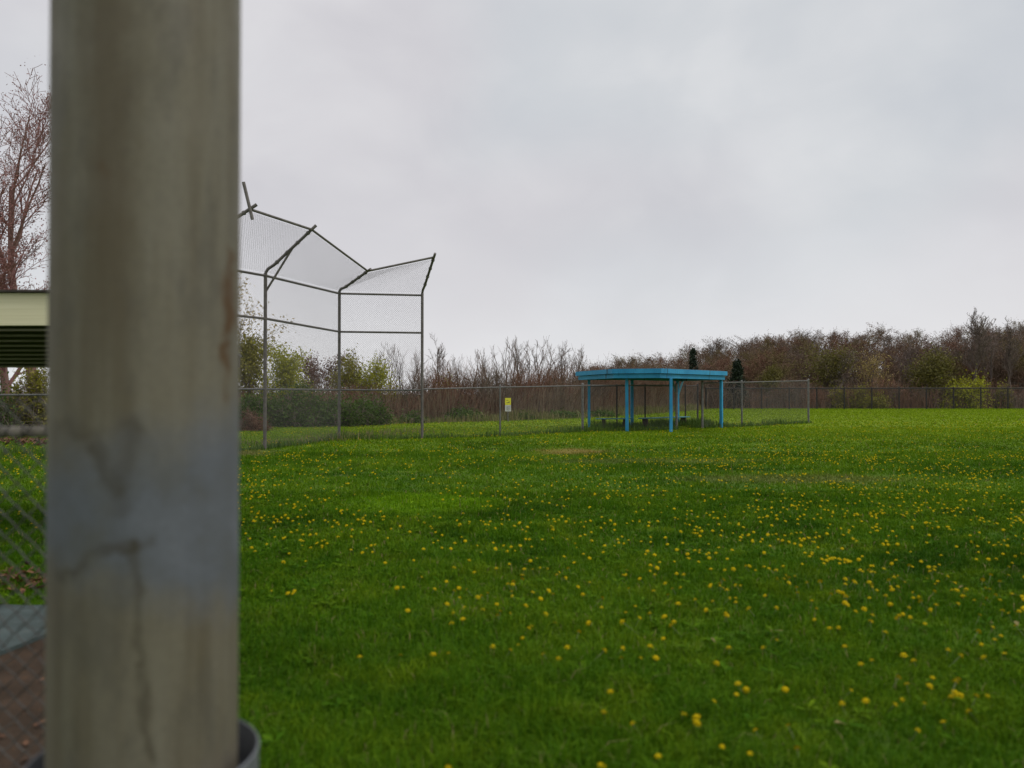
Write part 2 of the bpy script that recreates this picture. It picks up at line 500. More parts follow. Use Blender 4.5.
def slab_mat():
    N = Nodes('blue grey concrete')
    a = N.noise(N.pos(), 2.5, 6, 0.65)
    b = N.noise(N.pos(scale=(1, 3, 1)), 14, 5, 0.7)
    c = N.ramp(a, [(0.3, (0.034, 0.050, 0.048)), (0.7, (0.068, 0.092, 0.088))])
    c = N.mix(N.smooth(b, 0.48, 0.66, 0, 0.75), c, (0.035, 0.042, 0.033))
    c = N.mix(N.smooth(N.noise(N.pos(loc=(6, 2, 0)), 5, 6, 0.7), 0.5, 0.7, 0, 0.6), c, (0.11, 0.135, 0.125))
    return N.bsdf(c, 0.85, 0, 0.3, b, 0.5, 0.02)


M['dirt'] = dirt_mat()
M['slab'] = slab_mat()


# ------------------------------------------------------------------ terrain
def hill_z(x, y):
    sx = np.clip((np.asarray(x, float) - 8) / 60, 0, 1); sy = np.clip((np.asarray(y, float) - 92) / 70, 0, 1)
    return 5.5 * sx * sx * (3 - 2 * sx) * sy * sy * (3 - 2 * sy)


g = Geo()
g.add([(-1500, -300, 0), (1500, -300, 0), (1500, 2500, 0), (-1500, 2500, 0)], [[0, 1, 2, 3]])
tag(g.build('ground', M['ground']), kind='structure')

g = Geo()
xs = np.linspace(6, 260, 60); ys = np.linspace(90, 330, 40)
XX, YY = np.meshgrid(xs, ys)
ZZ = hill_z(XX, YY) + 0.004
V = np.stack([XX, YY, ZZ], -1).reshape(-1, 3)
idx = np.arange(60 * 40).reshape(40, 60)
F = np.stack([idx[:-1, :-1], idx[:-1, 1:], idx[1:, 1:], idx[1:, :-1]], -1).reshape(-1, 4)
g.add(V, F)
M['forest_floor'] = mat_noise('leaf covered forest floor', (0.06, 0.045, 0.03), (0.12, 0.09, 0.055), 0.6, 0.95, world=True)
tag(g.build('hill', M['forest_floor'], smooth=True), kind='structure')


def irregular(cx, cy, rx, ry, n, r, wob=0.12, z=0.004):
    a = np.arange(n) * 2 * math.pi / n
    k = 1 + r.normal(size=n) * wob
    return [(cx + rx * math.copysign(abs(math.cos(t)) ** .5, math.cos(t)) * q, cy + ry * math.copysign(abs(math.sin(t)) ** .5, math.sin(t)) * q, z) for t, q in zip(a, k)]


r0 = np.random.default_rng(3)
dirt_poly = irregular(-4.1, 3.4, 2.6, 2.1, 40, r0, 0.03)
g = Geo(); g.add(dirt_poly, [list(range(40))])
tag(g.build('dirt_path', M['dirt']), kind='structure')
g = Geo()
slab = [(-5.6, 4.0), (-4.4, 4.08), (-3.3, 4.12), (-3.2, 4.6), (-3.12, 4.9), (-3.05, 5.3), (-2.9, 6.02), (-3.6, 5.97), (-4.4, 6.05), (-5.7, 6.0)]
prism(g, slab, 0.0, 0.03)
tag(g.build('pavement', M['slab']), kind='structure')


def inside(poly, X, Y):
    res = np.zeros(len(X), bool)
    n = len(poly)
    for i in range(n):
        x1, y1 = poly[i][0], poly[i][1]; x2, y2 = poly[(i + 1) % n][0], poly[(i + 1) % n][1]
        c = ((y1 > Y) != (y2 > Y)) & (X < (x2 - x1) * (Y - y1) / (y2 - y1 + 1e-12) + x1)
        res ^= c
    return res


# ------------------------------------------------------------------ grass
def blades(g, X, Y, Z, H, W, r, lean=0.45, seg=2):
    n = len(X)
    a = r.uniform(0, 2 * math.pi, n); b = r.uniform(0, 2 * math.pi, n)
    wx, wy = np.cos(a) * W * .5, np.sin(a) * W * .5
    L = np.abs(r.normal(0, lean, n)) * H
    lx, ly = np.cos(b) * L, np.sin(b) * L
    root = np.stack([X, Y, Z], -1)
    w = np.stack([wx, wy, np.zeros(n)], -1)
    mid = root + np.stack([lx * .35, ly * .35, H * .6], -1)
    tip = root + np.stack([lx, ly, H * (1 - 0.25 * np.clip(L / np.maximum(H, 1e-6), 0, 1.5))], -1)
    i = np.arange(n)
    if seg == 2:
        V = np.stack([root - w, root + w, mid + w * .75, mid - w * .75, tip], 1).reshape(-1, 3)
        base = g.n
        g.add(V, np.stack([i * 5, i * 5 + 1, i * 5 + 2, i * 5 + 3], -1))
        g.f.append((np.stack([i * 5 + 3, i * 5 + 2, i * 5 + 4], -1) + base).astype(np.int32))
    else:
        V = np.stack([root - w, root + w, tip], 1).reshape(-1, 3)
        g.add(V, np.stack([i * 3, i * 3 + 1, i * 3 + 2], -1))


def hnoise(X, Y, s, seed):
    """cheap smooth value noise"""
    rr = np.random.default_rng(seed)
    T = rr.random((64, 64))
    x, y = X / s + 500, Y / s + 500
    xi, yi = np.floor(x).astype(int), np.floor(y).astype(int)
    fx, fy = x - xi, y - yi
    fx, fy = fx * fx * (3 - 2 * fx), fy * fy * (3 - 2 * fy)
    A = T[xi % 64, yi % 64]; B = T[(xi + 1) % 64, yi % 64]; C = T[xi % 64, (yi + 1) % 64]; D = T[(xi + 1) % 64, (yi + 1) % 64]
    return (A * (1 - fx) + B * fx) * (1 - fy) + (C * (1 - fx) + D * fx) * fy


def scatter(r, y0, y1, dens, half=0.82, side=1.0):
    area = half * (y1 * y1 - y0 * y0) + 2 * side * (y1 - y0)
    n = int(area * dens)
    Y = np.sqrt(r.uniform(y0 * y0, y1 * y1, n))
    X = r.uniform(-1, 1, n) * (half * Y + side)
    return X, Y


BAD = [[(p[0], p[1]) for p in dirt_poly], slab]
g = Geo()
rg = np.random.default_rng(11)
for (y0, y1, dens, hh, ww, seg, lean) in [(2.2, 5, 4600, 0.070, 0.0066, 2, .9), (5, 8, 2800, 0.068, 0.0085, 2, .9), (8, 13, 1250, 0.066, 0.013, 2, .9),
                                          (13, 22, 480, 0.062, 0.022, 1, .9), (22, 38, 170, 0.06, 0.038, 1, .9), (38, 88, 34, 0.06, 0.09, 1, .9)]:
    X, Y = scatter(rg, y0, y1, dens, 0.80, 2.4 if y1 < 20 else 5.0)
    keep = np.ones(len(X), bool)
    for p in BAD: keep &= ~inside(p, X, Y)
    # thin turf round the worn spot and the leaf strip
    worn = np.exp(-(((X - 1.65) / 1.1) ** 2 + ((Y - 22.2) / 1.4) ** 2)) * 0.85
    keep &= rg.random(len(X)) > worn
    X, Y = X[keep], Y[keep]
    k = 0.35 + 1.05 * hnoise(X, Y, 0.55, 2) * (0.5 + hnoise(X, Y, 0.13, 4)) + 0.35 * hnoise(X, Y, 2.5, 3)
    H = hh * k * rg.uniform(0.6, 1.25, len(X))
    blades(g, X, Y, np.zeros(len(X)), H, ww * rg.uniform(.7, 1.3, len(X)), rg, lean, seg)
# flat rosettes of broad leaves between the blades
X, Y = scatter(rg, 2.4, 13, 17, 0.80, 2.4)
keep = np.ones(len(X), bool)
for p in BAD: keep &= ~inside(p, X, Y)
keep &= rg.random(len(X)) < 1.6 * hnoise(X, Y, 1.3, 19) ** 1.5
X, Y = X[keep], Y[keep]
nl = 9
a = rg.uniform(0, 6.28, (len(X), nl)); L = rg.uniform(.04, .095, (len(X), nl))
rx, ry = np.repeat(X, nl), np.repeat(Y, nl); a, L = a.ravel(), L.ravel()
z0 = rg.uniform(.012, .04, len(a)); wv = L * rg.uniform(.12, .2, len(a))
dx, dy = np.cos(a), np.sin(a)
up_ = rg.uniform(.05, .5, len(a))
P = lambda f, w_, zz: np.stack([rx + dx * L * f - dy * w_, ry + dy * L * f + dx * w_, z0 + zz], -1)
V = np.stack([P(0, 0 * wv, 0 * L), P(.6, -wv, L * up_ * .6), P(1, 0 * wv, L * up_ * .62), P(.6, wv, L * up_ * .6)], 1).reshape(-1, 3)
g.add(V, np.arange(len(V)).reshape(-1, 4))
tag(g.build('lawn_grass', M['blade']), 'short green spring grass covering the ball field', 'grass', kind='stuff')
print('grass verts', g.n)

# ------------------------------------------------------------------ tall weeds along fences and the thicket edge
def strip(r, pts, width, dens, side_jit=True):
    out = []
    for (a, b) in zip(pts[:-1], pts[1:]):
        a, b = np.array(a, float), np.array(b, float)
        L = np.linalg.norm(b - a); n = int(L * dens)
        t = r.random(n)[:, None]
        nrm = np.array([-(b - a)[1], (b - a)[0]]) / L
        out.append(a + (b - a) * t + nrm * (r.normal(size=n)[:, None] * width))
    P = np.concatenate(out)
    return P[:, 0], P[:, 1]


# fence and shelter key points (metres on the ground)
BP = [(-8.6, 20.5), (-7.13, 23.1), (-6.05, 28.0), (-3.2, 28.5)]      # backstop posts
CORNER = (3.0, 34.0)
FENCE_A = [BP[3], (-0.45, 30.2), CORNER]
FENCE_B = [CORNER, (7.3, 35.5)]
FENCE_C = [(8.8, 37.0), (11.2, 39.0), (16.3, 44.0)]
FENCE_BACK = [(3.75, 38.9), (5.15, 39.3), (6.62, 39.8), (9.1, 42.0), (10.05, 43.3), (8.8, 37.0)]
EDGE = [(-75, 38), (-30, 42), (-20, 41), (-13, 41.5), (-6, 45), (0, 50), (4, 55), (8, 62), (13, 72), (19, 86)]  # foot of the thicket

rw = np.random.default_rng(21)
g = Geo()
for pts, w, d, h in [(BP, .16, 110, .22), (FENCE_A, .2, 110, .24), (FENCE_B, .22, 150, .30), (FENCE_C, .22, 110, .30), (FENCE_BACK, .35, 200, .36),
                     ([(4.0, 37.4), (6, 37.7), (9, 40.7)], .35, 160, .40), ([(-8.6, 20.5), (-22, 22.6)], .3, 50, .25)]:
    X, Y = strip(rw, pts, w, d)
    patch = 0.4 + 1.1 * hnoise(X, Y, 0.9, 8)
    blades(g, X, Y, np.zeros(len(X)), h * patch * rw.uniform(.4, 1.2, len(X)), np.full(len(X), .022), rw, .35, 2)
tag(g.build('fence_weeds', M['weed']), 'rank uncut grass and weeds along the foot of the fences', 'weeds', kind='stuff')

g = Geo()
X, Y = strip(rw, EDGE, .9, 230)
blades(g, X, Y - .3, np.zeros(len(X)), .75 * (0.25 + hnoise(X, Y, 1.6, 5)) * rw.uniform(.4, 1.2, len(X)), np.full(len(X), .04), rw, .4, 2)
X, Y = strip(rw, [(-10, 24.5), (-6.5, 26.5), (-4, 34)], .8, 60)
blades(g, X, Y, np.zeros(len(X)), .35 * (0.2 + hnoise(X, Y, 1.2, 6)) * rw.uniform(.4, 1.2, len(X)), np.full(len(X), .025), rw, .5, 2)
tag(g.build('straw_grass', M['drygrass']), 'tan dry grass and weeds at the front edge of the brown thicket', 'dry grass', kind='stuff')


# ------------------------------------------------------------------ dandelions
def dandelion_shape(n1=14, r=0.019):
    V = [(0, 0, 0.009)]; F = []
    for k in range(n1):                                    # outer rays
        a = 2 * math.pi * k / n1
        for da, rr, zz in ((-.13, r * .35, .005), (-.17, r * .9, .001), (.17, r * .9, .001), (.13, r * .35, .005)):
            V.append((math.cos(a + da) * rr, math.sin(a + da) * rr, zz + (0.002 if k % 2 else 0)))
        b = len(V) - 4
        F.append((b, b + 1, b + 2, b + 3))
    V2 = np.array(V[1:]); F4 = np.array(F) - 1
    inner, F3 = [(0, 0, 0.011)], []
    for k in range(9):
        a = 2 * math.pi * k / 9
        inner.append((math.cos(a) * r * .62, math.sin(a) * r * .62, .0065 if k % 2 else .0085))
    for k in range(9): F3.append((0, 1 + k, 1 + (k + 1) % 9))
    return V2, F4, np.array(inner), np.array(F3)


dV, dF4, dI, dF3 = dandelion_shape()
rd = np.random.default_rng(5)
cl_x, cl_y = scatter(rd, 2.9, 46, 5.6, 0.74, 1.6)
pxc = CX + cl_x / cl_y * FPX
w = 0.30 + 1.2 * np.clip(hnoise(cl_x, cl_y, 2.2, 9) - 0.22, 0, 1)
near = np.clip((9.5 - cl_y) / 4, 0, 1)
w *= 1 - near * np.clip((600 - pxc) / 220, 0, .88)
w *= 1 + 2.6 * np.exp(-((cl_y - 5.8) / 3.2) ** 2) * np.clip((pxc - 400) / 200, 0, 1)
w *= np.where(cl_y < 4.4, 0.8, 1.0) * np.where(cl_y > 22, 0.33, 1) * np.where(cl_y > 14, 0.8, 1)
w[(cl_x < -3.0) & (cl_y < 9)] *= 0.25
keep = rd.random(len(cl_x)) < w * 1.1
cl_x, cl_y = cl_x[keep], cl_y[keep]
ex_x, ex_y = scatter(rd, 3.1, 11, 4.2, 0.74, 1.0)      # denser drift towards the right and middle
pe = CX + ex_x / ex_y * FPX
ke = rd.random(len(ex_x)) < np.clip((pe - 430) / 230, 0, 1) * np.clip((12 - ex_y) / 4, 0, 1) * np.clip(2.2 * (hnoise(ex_x, ex_y, 1.5, 23) - .22), 0, 1)
cl_x, cl_y = np.concatenate([cl_x, ex_x[ke]]), np.concatenate([cl_y, ex_y[ke]])
PX, PY = [], []
for x, y in zip(cl_x, cl_y):
    k = 1 + rd.poisson(2.6)
    sp = rd.uniform(.12, .55)
    PX.append(x + rd.normal(size=k) * sp); PY.append(y + rd.normal(size=k) * sp)
PX, PY = np.concatenate(PX), np.concatenate(PY)
keep = PY > 2.8
for p in BAD: keep &= ~inside(p, PX, PY)
for cx_, cy_, rx_, ry_ in ((1.65, 22.2, 1.3, 1.7), (-1.35, 11.6, 1.0, 1.1)):
    keep &= ~((((PX - cx_) / rx_) ** 2 + ((PY - cy_) / ry_) ** 2 < 1) & (rd.random(len(PX)) < .8))
PX, PY = PX[keep], PY[keep]
pxf = CX + PX / PY * FPX
pyf = HOR + EYE * FPX / PY
vis = (pxf > 242) & (pxf < 1020) & (pyf < 764)
order = np.argsort(np.where(vis, PY, PY + 1000))
PX, PY = PX[order], PY[order]
hd = rd.uniform(.045, .085, len(PX))
print('dandelions', len(PX), 'visible', vis.sum())

root = empty('dandelion')
tag(root, 'small yellow dandelion blooming in the nearer grass', 'dandelion', 'dandelions blooming in the lawn')
gf = Geo(); gf.add(dV, dF4); gf.add(dI, dF3)
fl = gf.build('flower_head', M['dandelion'], root, loc=(0, 0, 0.0))
gs = Geo(); tubes(gs, [(0, 0, -.09)], [(0, 0, .002)], .0022, .0018, 5)
gs.build('stem', M['stem'], root)
NSINGLE = 296
for i in range(NSINGLE):
    o = root if i == 0 else copy_tree(root)
    o.location = (PX[i], PY[i], hd[i])
    s = rd.uniform(.78, 1.4)
    o.scale = (s, s * rd.uniform(.75, 1), s * rd.uniform(.8, 1.5))
    o.rotation_euler = (rd.uniform(-.3, .9), rd.uniform(-.5, .5), rd.uniform(-3, 3))
g = Geo()
n = len(PX) - NSINGLE
for i in range(NSINGLE, len(PX)):
    s = rd.uniform(.7, 1.2)
    tx, ty = rd.uniform(.0, .75), rd.uniform(-.3, .3)
    Rm = np.array([[1, 0, ty], [0, math.cos(tx), -math.sin(tx)], [-ty, math.sin(tx), math.cos(tx)]])
    p = np.array([PX[i], PY[i], hd[i]])
    g.add((dV * s) @ Rm.T + p, dF4); g.add((dI * s) @ Rm.T + p, dF3)
tag(g.build('dandelion_drift', M['dandelion']), 'countless yellow dandelion specks over the farther lawn', 'dandelions', kind='stuff')

# ------------------------------------------------------------------ leaf litter by the left dugout
g = Geo()
n = 900
X = rd.uniform(-7, -2.6, n); Y = 6.75 + rd.normal(size=n) * .22
leaf_quads(g, np.stack([X, Y, rd.uniform(.03, .085, n)], -1), rd.uniform(.05, .10, n), rd, 2.0)
n = 420
X = rd.uniform(-6, -1.7, n); Y = rd.uniform(1.9, 4.7, n)
leaf_quads(g, np.stack([X, Y, rd.uniform(.012, .03, n)], -1), rd.uniform(.03, .075, n), rd, 3.0)
n = 700
X = rd.uniform(-24, -13, n); Y = 26 + rd.normal(size=n) * 1.0
leaf_quads(g, np.stack([X, Y, rd.uniform(.05, .16, n)], -1), rd.uniform(.08, .2, n), rd, 1.0)
tag(g.build('leaf_litter', M['litter']), 'brown fallen leaves lying in the grass and on bare dirt at left', 'fallen leaves', kind='stuff')

# ------------------------------------------------------------------ big foreground pole
ang = math.atan((144 - CX) / FPX)
th_r, th_l = math.atan((239.5 - CX) / FPX), math.atan((47 - CX) / FPX)
ac, half = (th_r + th_l) / 2, (th_r - th_l) / 2
D = 2.20
KP = 1.30 / D                                             # marks were measured for a pole 1.3 m away
RAD = D * math.sin(half)
pole = empty('steel_pole', (D * math.sin(ac), D * math.cos(ac), 0), -ac)
tag(pole, 'thick weathered galvanised steel pole with rust streaks standing close in front at left', 'pole')
g = Geo()
prof = [(0, 0), (RAD, 0), (RAD, 6.2), (RAD * .97, 6.22), (0, 6.25)]
S = 96


def lathe(g, prof, S):
    V, F = [], []
    for (rr, zz) in prof:
        for k in range(S):
            a = 2 * math.pi * k / S
            V.append((rr * math.cos(a), rr * math.sin(a), zz))
    for i in range(len(prof) - 1):
        for k in range(S):
            F.append((i * S + k, i * S + (k + 1) % S, (i + 1) * S + (k + 1) % S, (i + 1) * S + k))
    g.add(V, F)


lathe(g, [(RAD, 0.0)] + [(RAD, z) for z in np.linspace(.3, 7.2, 14)] + [(RAD * .97, 7.22), (0.001, 7.225)], S)
g.build('shaft', make_pole_mat(RAD, KP), pole, smooth=True)
g = Geo()
zc, ro = EYE - (EYE - 1.070) / KP, RAD * 1.235
lathe(g, [(ro - .005, zc - .3), (ro - .005, zc - .003), (ro - .0035, zc), (ro - .0005, zc), (ro + .002, zc - .004), (ro, zc - .01), (ro, zc - .3)], S)
sl = g.build('collar', mat_noise('zinc collar', (0.10, 0.11, 0.12), (0.19, 0.20, 0.215), 10, 0.6, 0.1), pole, smooth=True)
g = Geo()
for k in range(3):
    a = R(100 + 120 * k)
    c = (math.cos(a) * RAD * 1.11, math.sin(a) * RAD * 1.11, zc - .2)
    box(g, c, (RAD * .17, .03, .03), a)
g.build('spacer', M['dull_steel'], sl)


# ------------------------------------------------------------------ chain link
def link_quad(g, A, B, C, Dp, cell, rad, sides=3):
    """two crossing sets of straight wires on the bilinear patch A(0,0) B(1,0) C(1,1) D(0,1)"""
    A, B, C, Dp = [np.array(p, float) for p in (A, B, C, Dp)]
    U = np.linalg.norm(B - A); W = max(np.linalg.norm(Dp - A), np.linalg.norm(C - B))
    step = cell * math.sqrt(2)

    def mp(s, t):
        s, t = (s / U)[:, None], (t / W)[:, None]
        return A * (1 - s) * (1 - t) + B * s * (1 - t) + C * s * t + Dp * (1 - s) * t
    nrm = np.cross(B - A, Dp - A); nrm /= np.linalg.norm(nrm)
    for sgn in (1, -1):
        c = np.arange(-W if sgn == 1 else 0, U if sgn == 1 else U + W, step)[1:]
        # s = c + sgn*t
        t0 = np.clip((0 - c) * sgn if sgn == 1 else (c - U), 0, W)
        t1 = np.clip((U - c) if sgn == 1 else c, 0, W)
        ok = t1 - t0 > 0.01
        c, t0, t1 = c[ok], t0[ok], t1[ok]
        off = nrm * rad * sgn
        tubes(g, mp(c + sgn * t0, t0) + off, mp(c + sgn * t1, t1) + off, rad, rad, sides)


def pipe(name, a, b, rad, mat, parent, sides=10):
    g = Geo()
    tubes(g, [a], [b], rad, rad, sides, cap=True)
    return g.build(name, mat, parent, smooth=False)


def post(parent, x, y, h, rad, mat, cap=True, z0=-.05):
    g = Geo()
    pts = [(x, y, z0), (x, y, h), (x, y, h + .01)]
    tubes(g, [(x, y, z0)], [(x, y, h)], rad, rad, 10, cap=True)
    if cap:
        tubes(g, [(x, y, h + .002)], [(x, y, h + .035)], rad * 1.2, rad * .9, 10, cap=True)
        tubes(g, [(x, y, h + .037)], [(x, y, h + .06)], rad * .9, rad * .35, 10, cap=True)
    return g.build('post', mat, parent)


def fence_run(name, label, pts, tops, post_r, rail_r, mat, wire, wire_r=.0018, cell=.055, skip_posts=(), bottom=.04, group=None, step=None):
    o = empty(name, (pts[0][0], pts[0][1], 0))
    tag(o, label, 'fence', group)
    inv = np.array([pts[0][0], pts[0][1], 0])
    L = lambda p: tuple(np.array(p, float) - inv)
    P = [(x, y) for x, y in pts]; T = list(tops)
    if step:
        P2, T2 = [], []
        for i in range(len(P) - 1):
            d = math.dist(P[i], P[i + 1]); k = max(1, round(d / step))
            for j in range(k):
                t = j / k
                P2.append((P[i][0] + (P[i + 1][0] - P[i][0]) * t, P[i][1] + (P[i + 1][1] - P[i][1]) * t)); T2.append(T[i] + (T[i + 1] - T[i]) * t)
        P, T = P2 + [P[-1]], T2 + [T[-1]]
    for i, ((x, y), t) in enumerate(zip(P, T)):
        if i in skip_posts: continue
        lx, ly, _ = L((x, y, 0))
        post(o, lx, ly, t + .02, post_r * (1.25 if i in (0, len(P) - 1) else 1), mat)
    gm = Geo()
    for i in range(len(P) - 1):
        a, b = P[i], P[i + 1]
        pipe('top_rail', L((*a, T[i] - rail_r)), L((*b, T[i + 1] - rail_r)), rail_r, mat, o)
        d = np.array([-(b[1] - a[1]), b[0] - a[0]]); d = d / np.linalg.norm(d) * (post_r + .006)
        if d[1] > 0: d = -d                                  # mesh hangs on the near side
        link_quad(gm, L((a[0] + d[0], a[1] + d[1], bottom)), L((b[0] + d[0], b[1] + d[1], bottom)), L((b[0] + d[0], b[1] + d[1], T[i + 1])), L((a[0] + d[0], a[1] + d[1], T[i])), cell, wire_r)
    gm.build('chain_link_mesh', wire, o)
    return o


# ------------------------------------------------------------------ backstop
bs = empty('backstop', (0, 0, 0))
tag(bs, 'tall angled chain link backstop with overhanging top arms', 'backstop')
TOPS = [5.12, 5.10, 5.2, 5.2]
for (x, y), TOPZ in zip(BP, TOPS):
    post(bs, x, y, TOPZ, .05, M['dull_steel'], cap=False)
TIPS = []
tipspec = [(-6.84, 20.8, 6.42), (-5.80, 23.1, 6.36), (-4.86, 26.9, 5.74), (-2.66, 27.2, 6.26)]
for (x, y), (tx, ty, tz), TOPZ in zip(BP, tipspec, TOPS):
    a = np.array([x, y, TOPZ]); t = np.array([tx, ty, tz])
    ext = t + (t - a) * .10
    g = Geo()
    d = (t - a) / np.linalg.norm(t - a)
    polyline(g, [a - np.array([0, 0, .001]), a + d * .1 + np.array([0, 0, .05]), a + d * .35, ext], .044, 10)
    for k in np.linspace(.25, .92, 4):                      # tie bands
        c = a + (t - a) * k
        tubes(g, [c - d * .03], [c + d * .03], .060, .060, 10, cap=True)
    g.build('overhang_arm', M['dull_steel'], bs)
    TIPS.append(t)
for i in range(3):
    a, b = BP[i], BP[i + 1]
    for z in (1.74, 3.78, 5.12):
        top = z > 5
        pipe('rail', (*a, TOPS[i] - .08 if top else z), (*b, TOPS[i + 1] - .08 if top else z), .032 if z < 2 else .036, M['steel'] if z < 2 else M['dull_steel'], bs)
    pipe('edge_rail', TIPS[i], TIPS[i + 1], .036, M['dull_steel'], bs)
    g = Geo()
    ab = np.array([b[0] - a[0], b[1] - a[1]]); nn = np.array([ab[1], -ab[0]]) / np.linalg.norm(ab) * .065
    A = (a[0] + nn[0], a[1] + nn[1]); B = (b[0] + nn[0], b[1] + nn[1])
    link_quad(g, (*A, .04), (*B, .04), (*B, TOPS[i + 1] - .02), (*A, TOPS[i] - .02), .055, .0023)
    g.build('chain_link_mesh', M['wire'], bs)
    g = Geo()
    link_quad(g, (*A, TOPS[i]), (*B, TOPS[i + 1]), TIPS[i + 1] + np.array([0, 0, -.06]), TIPS[i] + np.array([0, 0, -.06]), .055, .0024)
    g.build('overhang_mesh', M['wire'], bs)
a = np.array([*BP[1], TOPS[1]])
pipe('brace', tuple(a + (TIPS[1] - a) * .60), (*BP[1], 4.55), .032, M['dull_steel'], bs)
t = TIPS[0]
pipe('pipe_stub', (t[0] + .09, t[1] - .05, t[2] - .28), (t[0] - .13, t[1] - .1, t[2] + .68), .042, M['dull_steel'], bs)

# ------------------------------------------------------------------ field fences
fence_run('chain_link_fence', 'grey chain link fence from the backstop to the blue shelter', FENCE_A, (1.80, 1.88, 1.98), .034, .024, M['steel'], M['wire'], skip_posts=(0, 2))
fence_run('chain_link_fence', 'short chain link fence closing the front of the blue shelter', FENCE_B, (1.99, 2.02), .042, .024, M['steel'], M['wire'])
fence_run('chain_link_fence', 'grey chain link fence running from the blue shelter out to its end post at right', FENCE_C, (2.14, 2.20, 2.36), .042, .026, M['steel'], M['wire'])
fence_run('chain_link_fence', 'dark chain link fence round the back of the blue shelter', FENCE_BACK[:5], (2.0, 2.02, 2.03, 2.05, 2.08), .038, .026, M['dark_pipe'], M['dark_wire'])
fence_run('chain_link_fence', 'long dark chain link fence across the far end of the field before the woods', [(20.5, 84.5), (62, 86), (80, 87)], (2.25, 2.3, 2.3), .075, .065, M['dark_pipe'], M['dark_wire'], wire_r=.0045, cell=.07, step=3.05)
fence_run('chain_link_fence', 'chain link fence behind the cream roofed dugout at left', [(-8.75, 20.6), (-14.5, 21.6), (-22, 22.6)], (1.62, 1.60, 1.58), .035, .03, M['steel'], M['wire'], step=3.0, skip_posts=(0,))

# near left fence with woven zigzag wires
nf = empty('chain_link_fence', (-1.26, 2.84, 0))
tag(nf, 'close chain link fence with a thick lichened top rail beside the big pole', 'fence')
post(nf, 0, 0, 1.52, .03, M['old_pipe'])
post(nf, -2.4, 0, 1.52, .03, M['old_pipe'])
g = Geo(); rr_ = np.random.default_rng(4)
polyline(g, [(-x, rr_.normal() * .002, 1.466 + rr_.normal() * .002) for x in np.linspace(0, 2.6, 12)], .0195, 14)
g.build('top_rail', M['old_pipe'], nf, smooth=True)
g = Geo()
cell = .0375
for k in range(70):
    x0 = -.03 - k * cell
    m = 43
    zs = 1.585 - np.arange(m) * cell
    xz = x0 + np.where(np.arange(m) % 2 == k % 2, 0, -cell)
    yz = -.026 + np.where(np.arange(m) % 2 == 0, .0025, -.0025)
    P = np.stack([xz + rr_.normal(size=m) * .002, yz, zs + rr_.normal(size=m) * .002], -1)
    tubes(g, P[:-1], P[1:], .0027, .0027, 5)
    tubes(g, [P[0]], [P[0] + np.array([rr_.normal() * .006, rr_.normal() * .006, .03])], .0019, .0015, 5)
g.build('chain_link_mesh', M['old_wire'], nf)
g = Geo()
for x in np.arange(.06, 2.5, .083):
    polyline(g, [(-x + .01 * math.sin(a * .5), .0225 * math.cos(a) - .003, 1.466 + .0225 * math.sin(a)) for a in np.linspace(0, 2 * math.pi, 11)], .0018, 5)
g.build('tie_wire', M['dark_pipe'], nf)

# ------------------------------------------------------------------ blue shelter on the far side
sh = empty('picnic_shelter', (6.5, 37, 0))
sh.name = 'dugout_shelter'
tag(sh, 'open dugout shelter with bright blue flat roof edge and blue posts', 'shelter')
inv = np.array([6.5, 37.0])
lp = lambda p: (p[0] - inv[0], p[1] - inv[1])
ROOF = [lp(p) for p in [(4.24, 33.9), (6.2, 33.2), (10.1, 37.5), (8.9, 42.0), (5.4, 38.6), (3.04, 38.3)]]


def inset(poly, k):
    n = len(poly); out = []
    for i in range(n):
        p0, p1, p2 = [np.array(poly[j % n]) for j in (i - 1, i, i + 1)]
        e1 = (p1 - p0) / np.linalg.norm(p1 - p0); e2 = (p2 - p1) / np.linalg.norm(p2 - p1)
        n1 = np.array([-e1[1], e1[0]]); n2 = np.array([-e2[1], e2[0]])
        m = (n1 + n2); m /= max(1e-6, 1 + n1.dot(n2))
        out.append(tuple(p1 + m * k))
    return out


def ring(g, poly, thick, z0, z1):
    inn = inset(poly, thick)
    n = len(poly)
    V = [(*p, z0) for p in poly] + [(*p, z0) for p in inn] + [(*p, z1) for p in poly] + [(*p, z1) for p in inn]
    F = []
    for i in range(n):
        j = (i + 1) % n
        F += [(i, j, 2 * n + j, 2 * n + i), (n + j, n + i, 3 * n + i, 3 * n + j), (2 * n + i, 2 * n + j, 3 * n + j, 3 * n + i), (j, i, n + i, n + j)]
    g.add(V, F)


g = Geo(); ring(g, ROOF, .05, 2.465, 2.66)
f1 = g.build('fascia', M['blue'], sh)
g = Geo(); ring(g, inset(ROOF, .10), .05, 2.27, 2.45)
g.build('beam', M['blue'], sh)
g = Geo(); prism(g, inset(ROOF, .055), 2.60, 2.675)
rf = g.build('roof_deck', M['roofing'], sh)
g = Geo()
for k in range(7):                                            # joists across the span
    t = (k + .5) / 7
    if t < .35:
        s = t / .35
        a = np.array(ROOF[0]) * (1 - s) + np.array(ROOF[1]) * s; b = np.array(ROOF[5]) * (1 - s) + np.array(ROOF[4]) * s
    else:
        s = (t - .35) / .65
        a = np.array(ROOF[1]) * (1 - s) + np.array(ROOF[2]) * s; b = np.array(ROOF[4]) * (1 - s) + np.array(ROOF[3]) * s
    d = b - a; L = np.linalg.norm(d) - .5; c = (a + b) / 2
    box(g, (c[0], c[1], 2.49), (L, .05, .19), math.atan2(d[1], d[0]))
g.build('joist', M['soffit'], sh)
POSTS = [(4.92, 34.25), (6.72, 33.85), (9.82, 37.55), (3.66, 38.0), (5.76, 38.4), (8.55, 41.3)]
rots = [-.34, .0, .83, -.1, .2, .8]
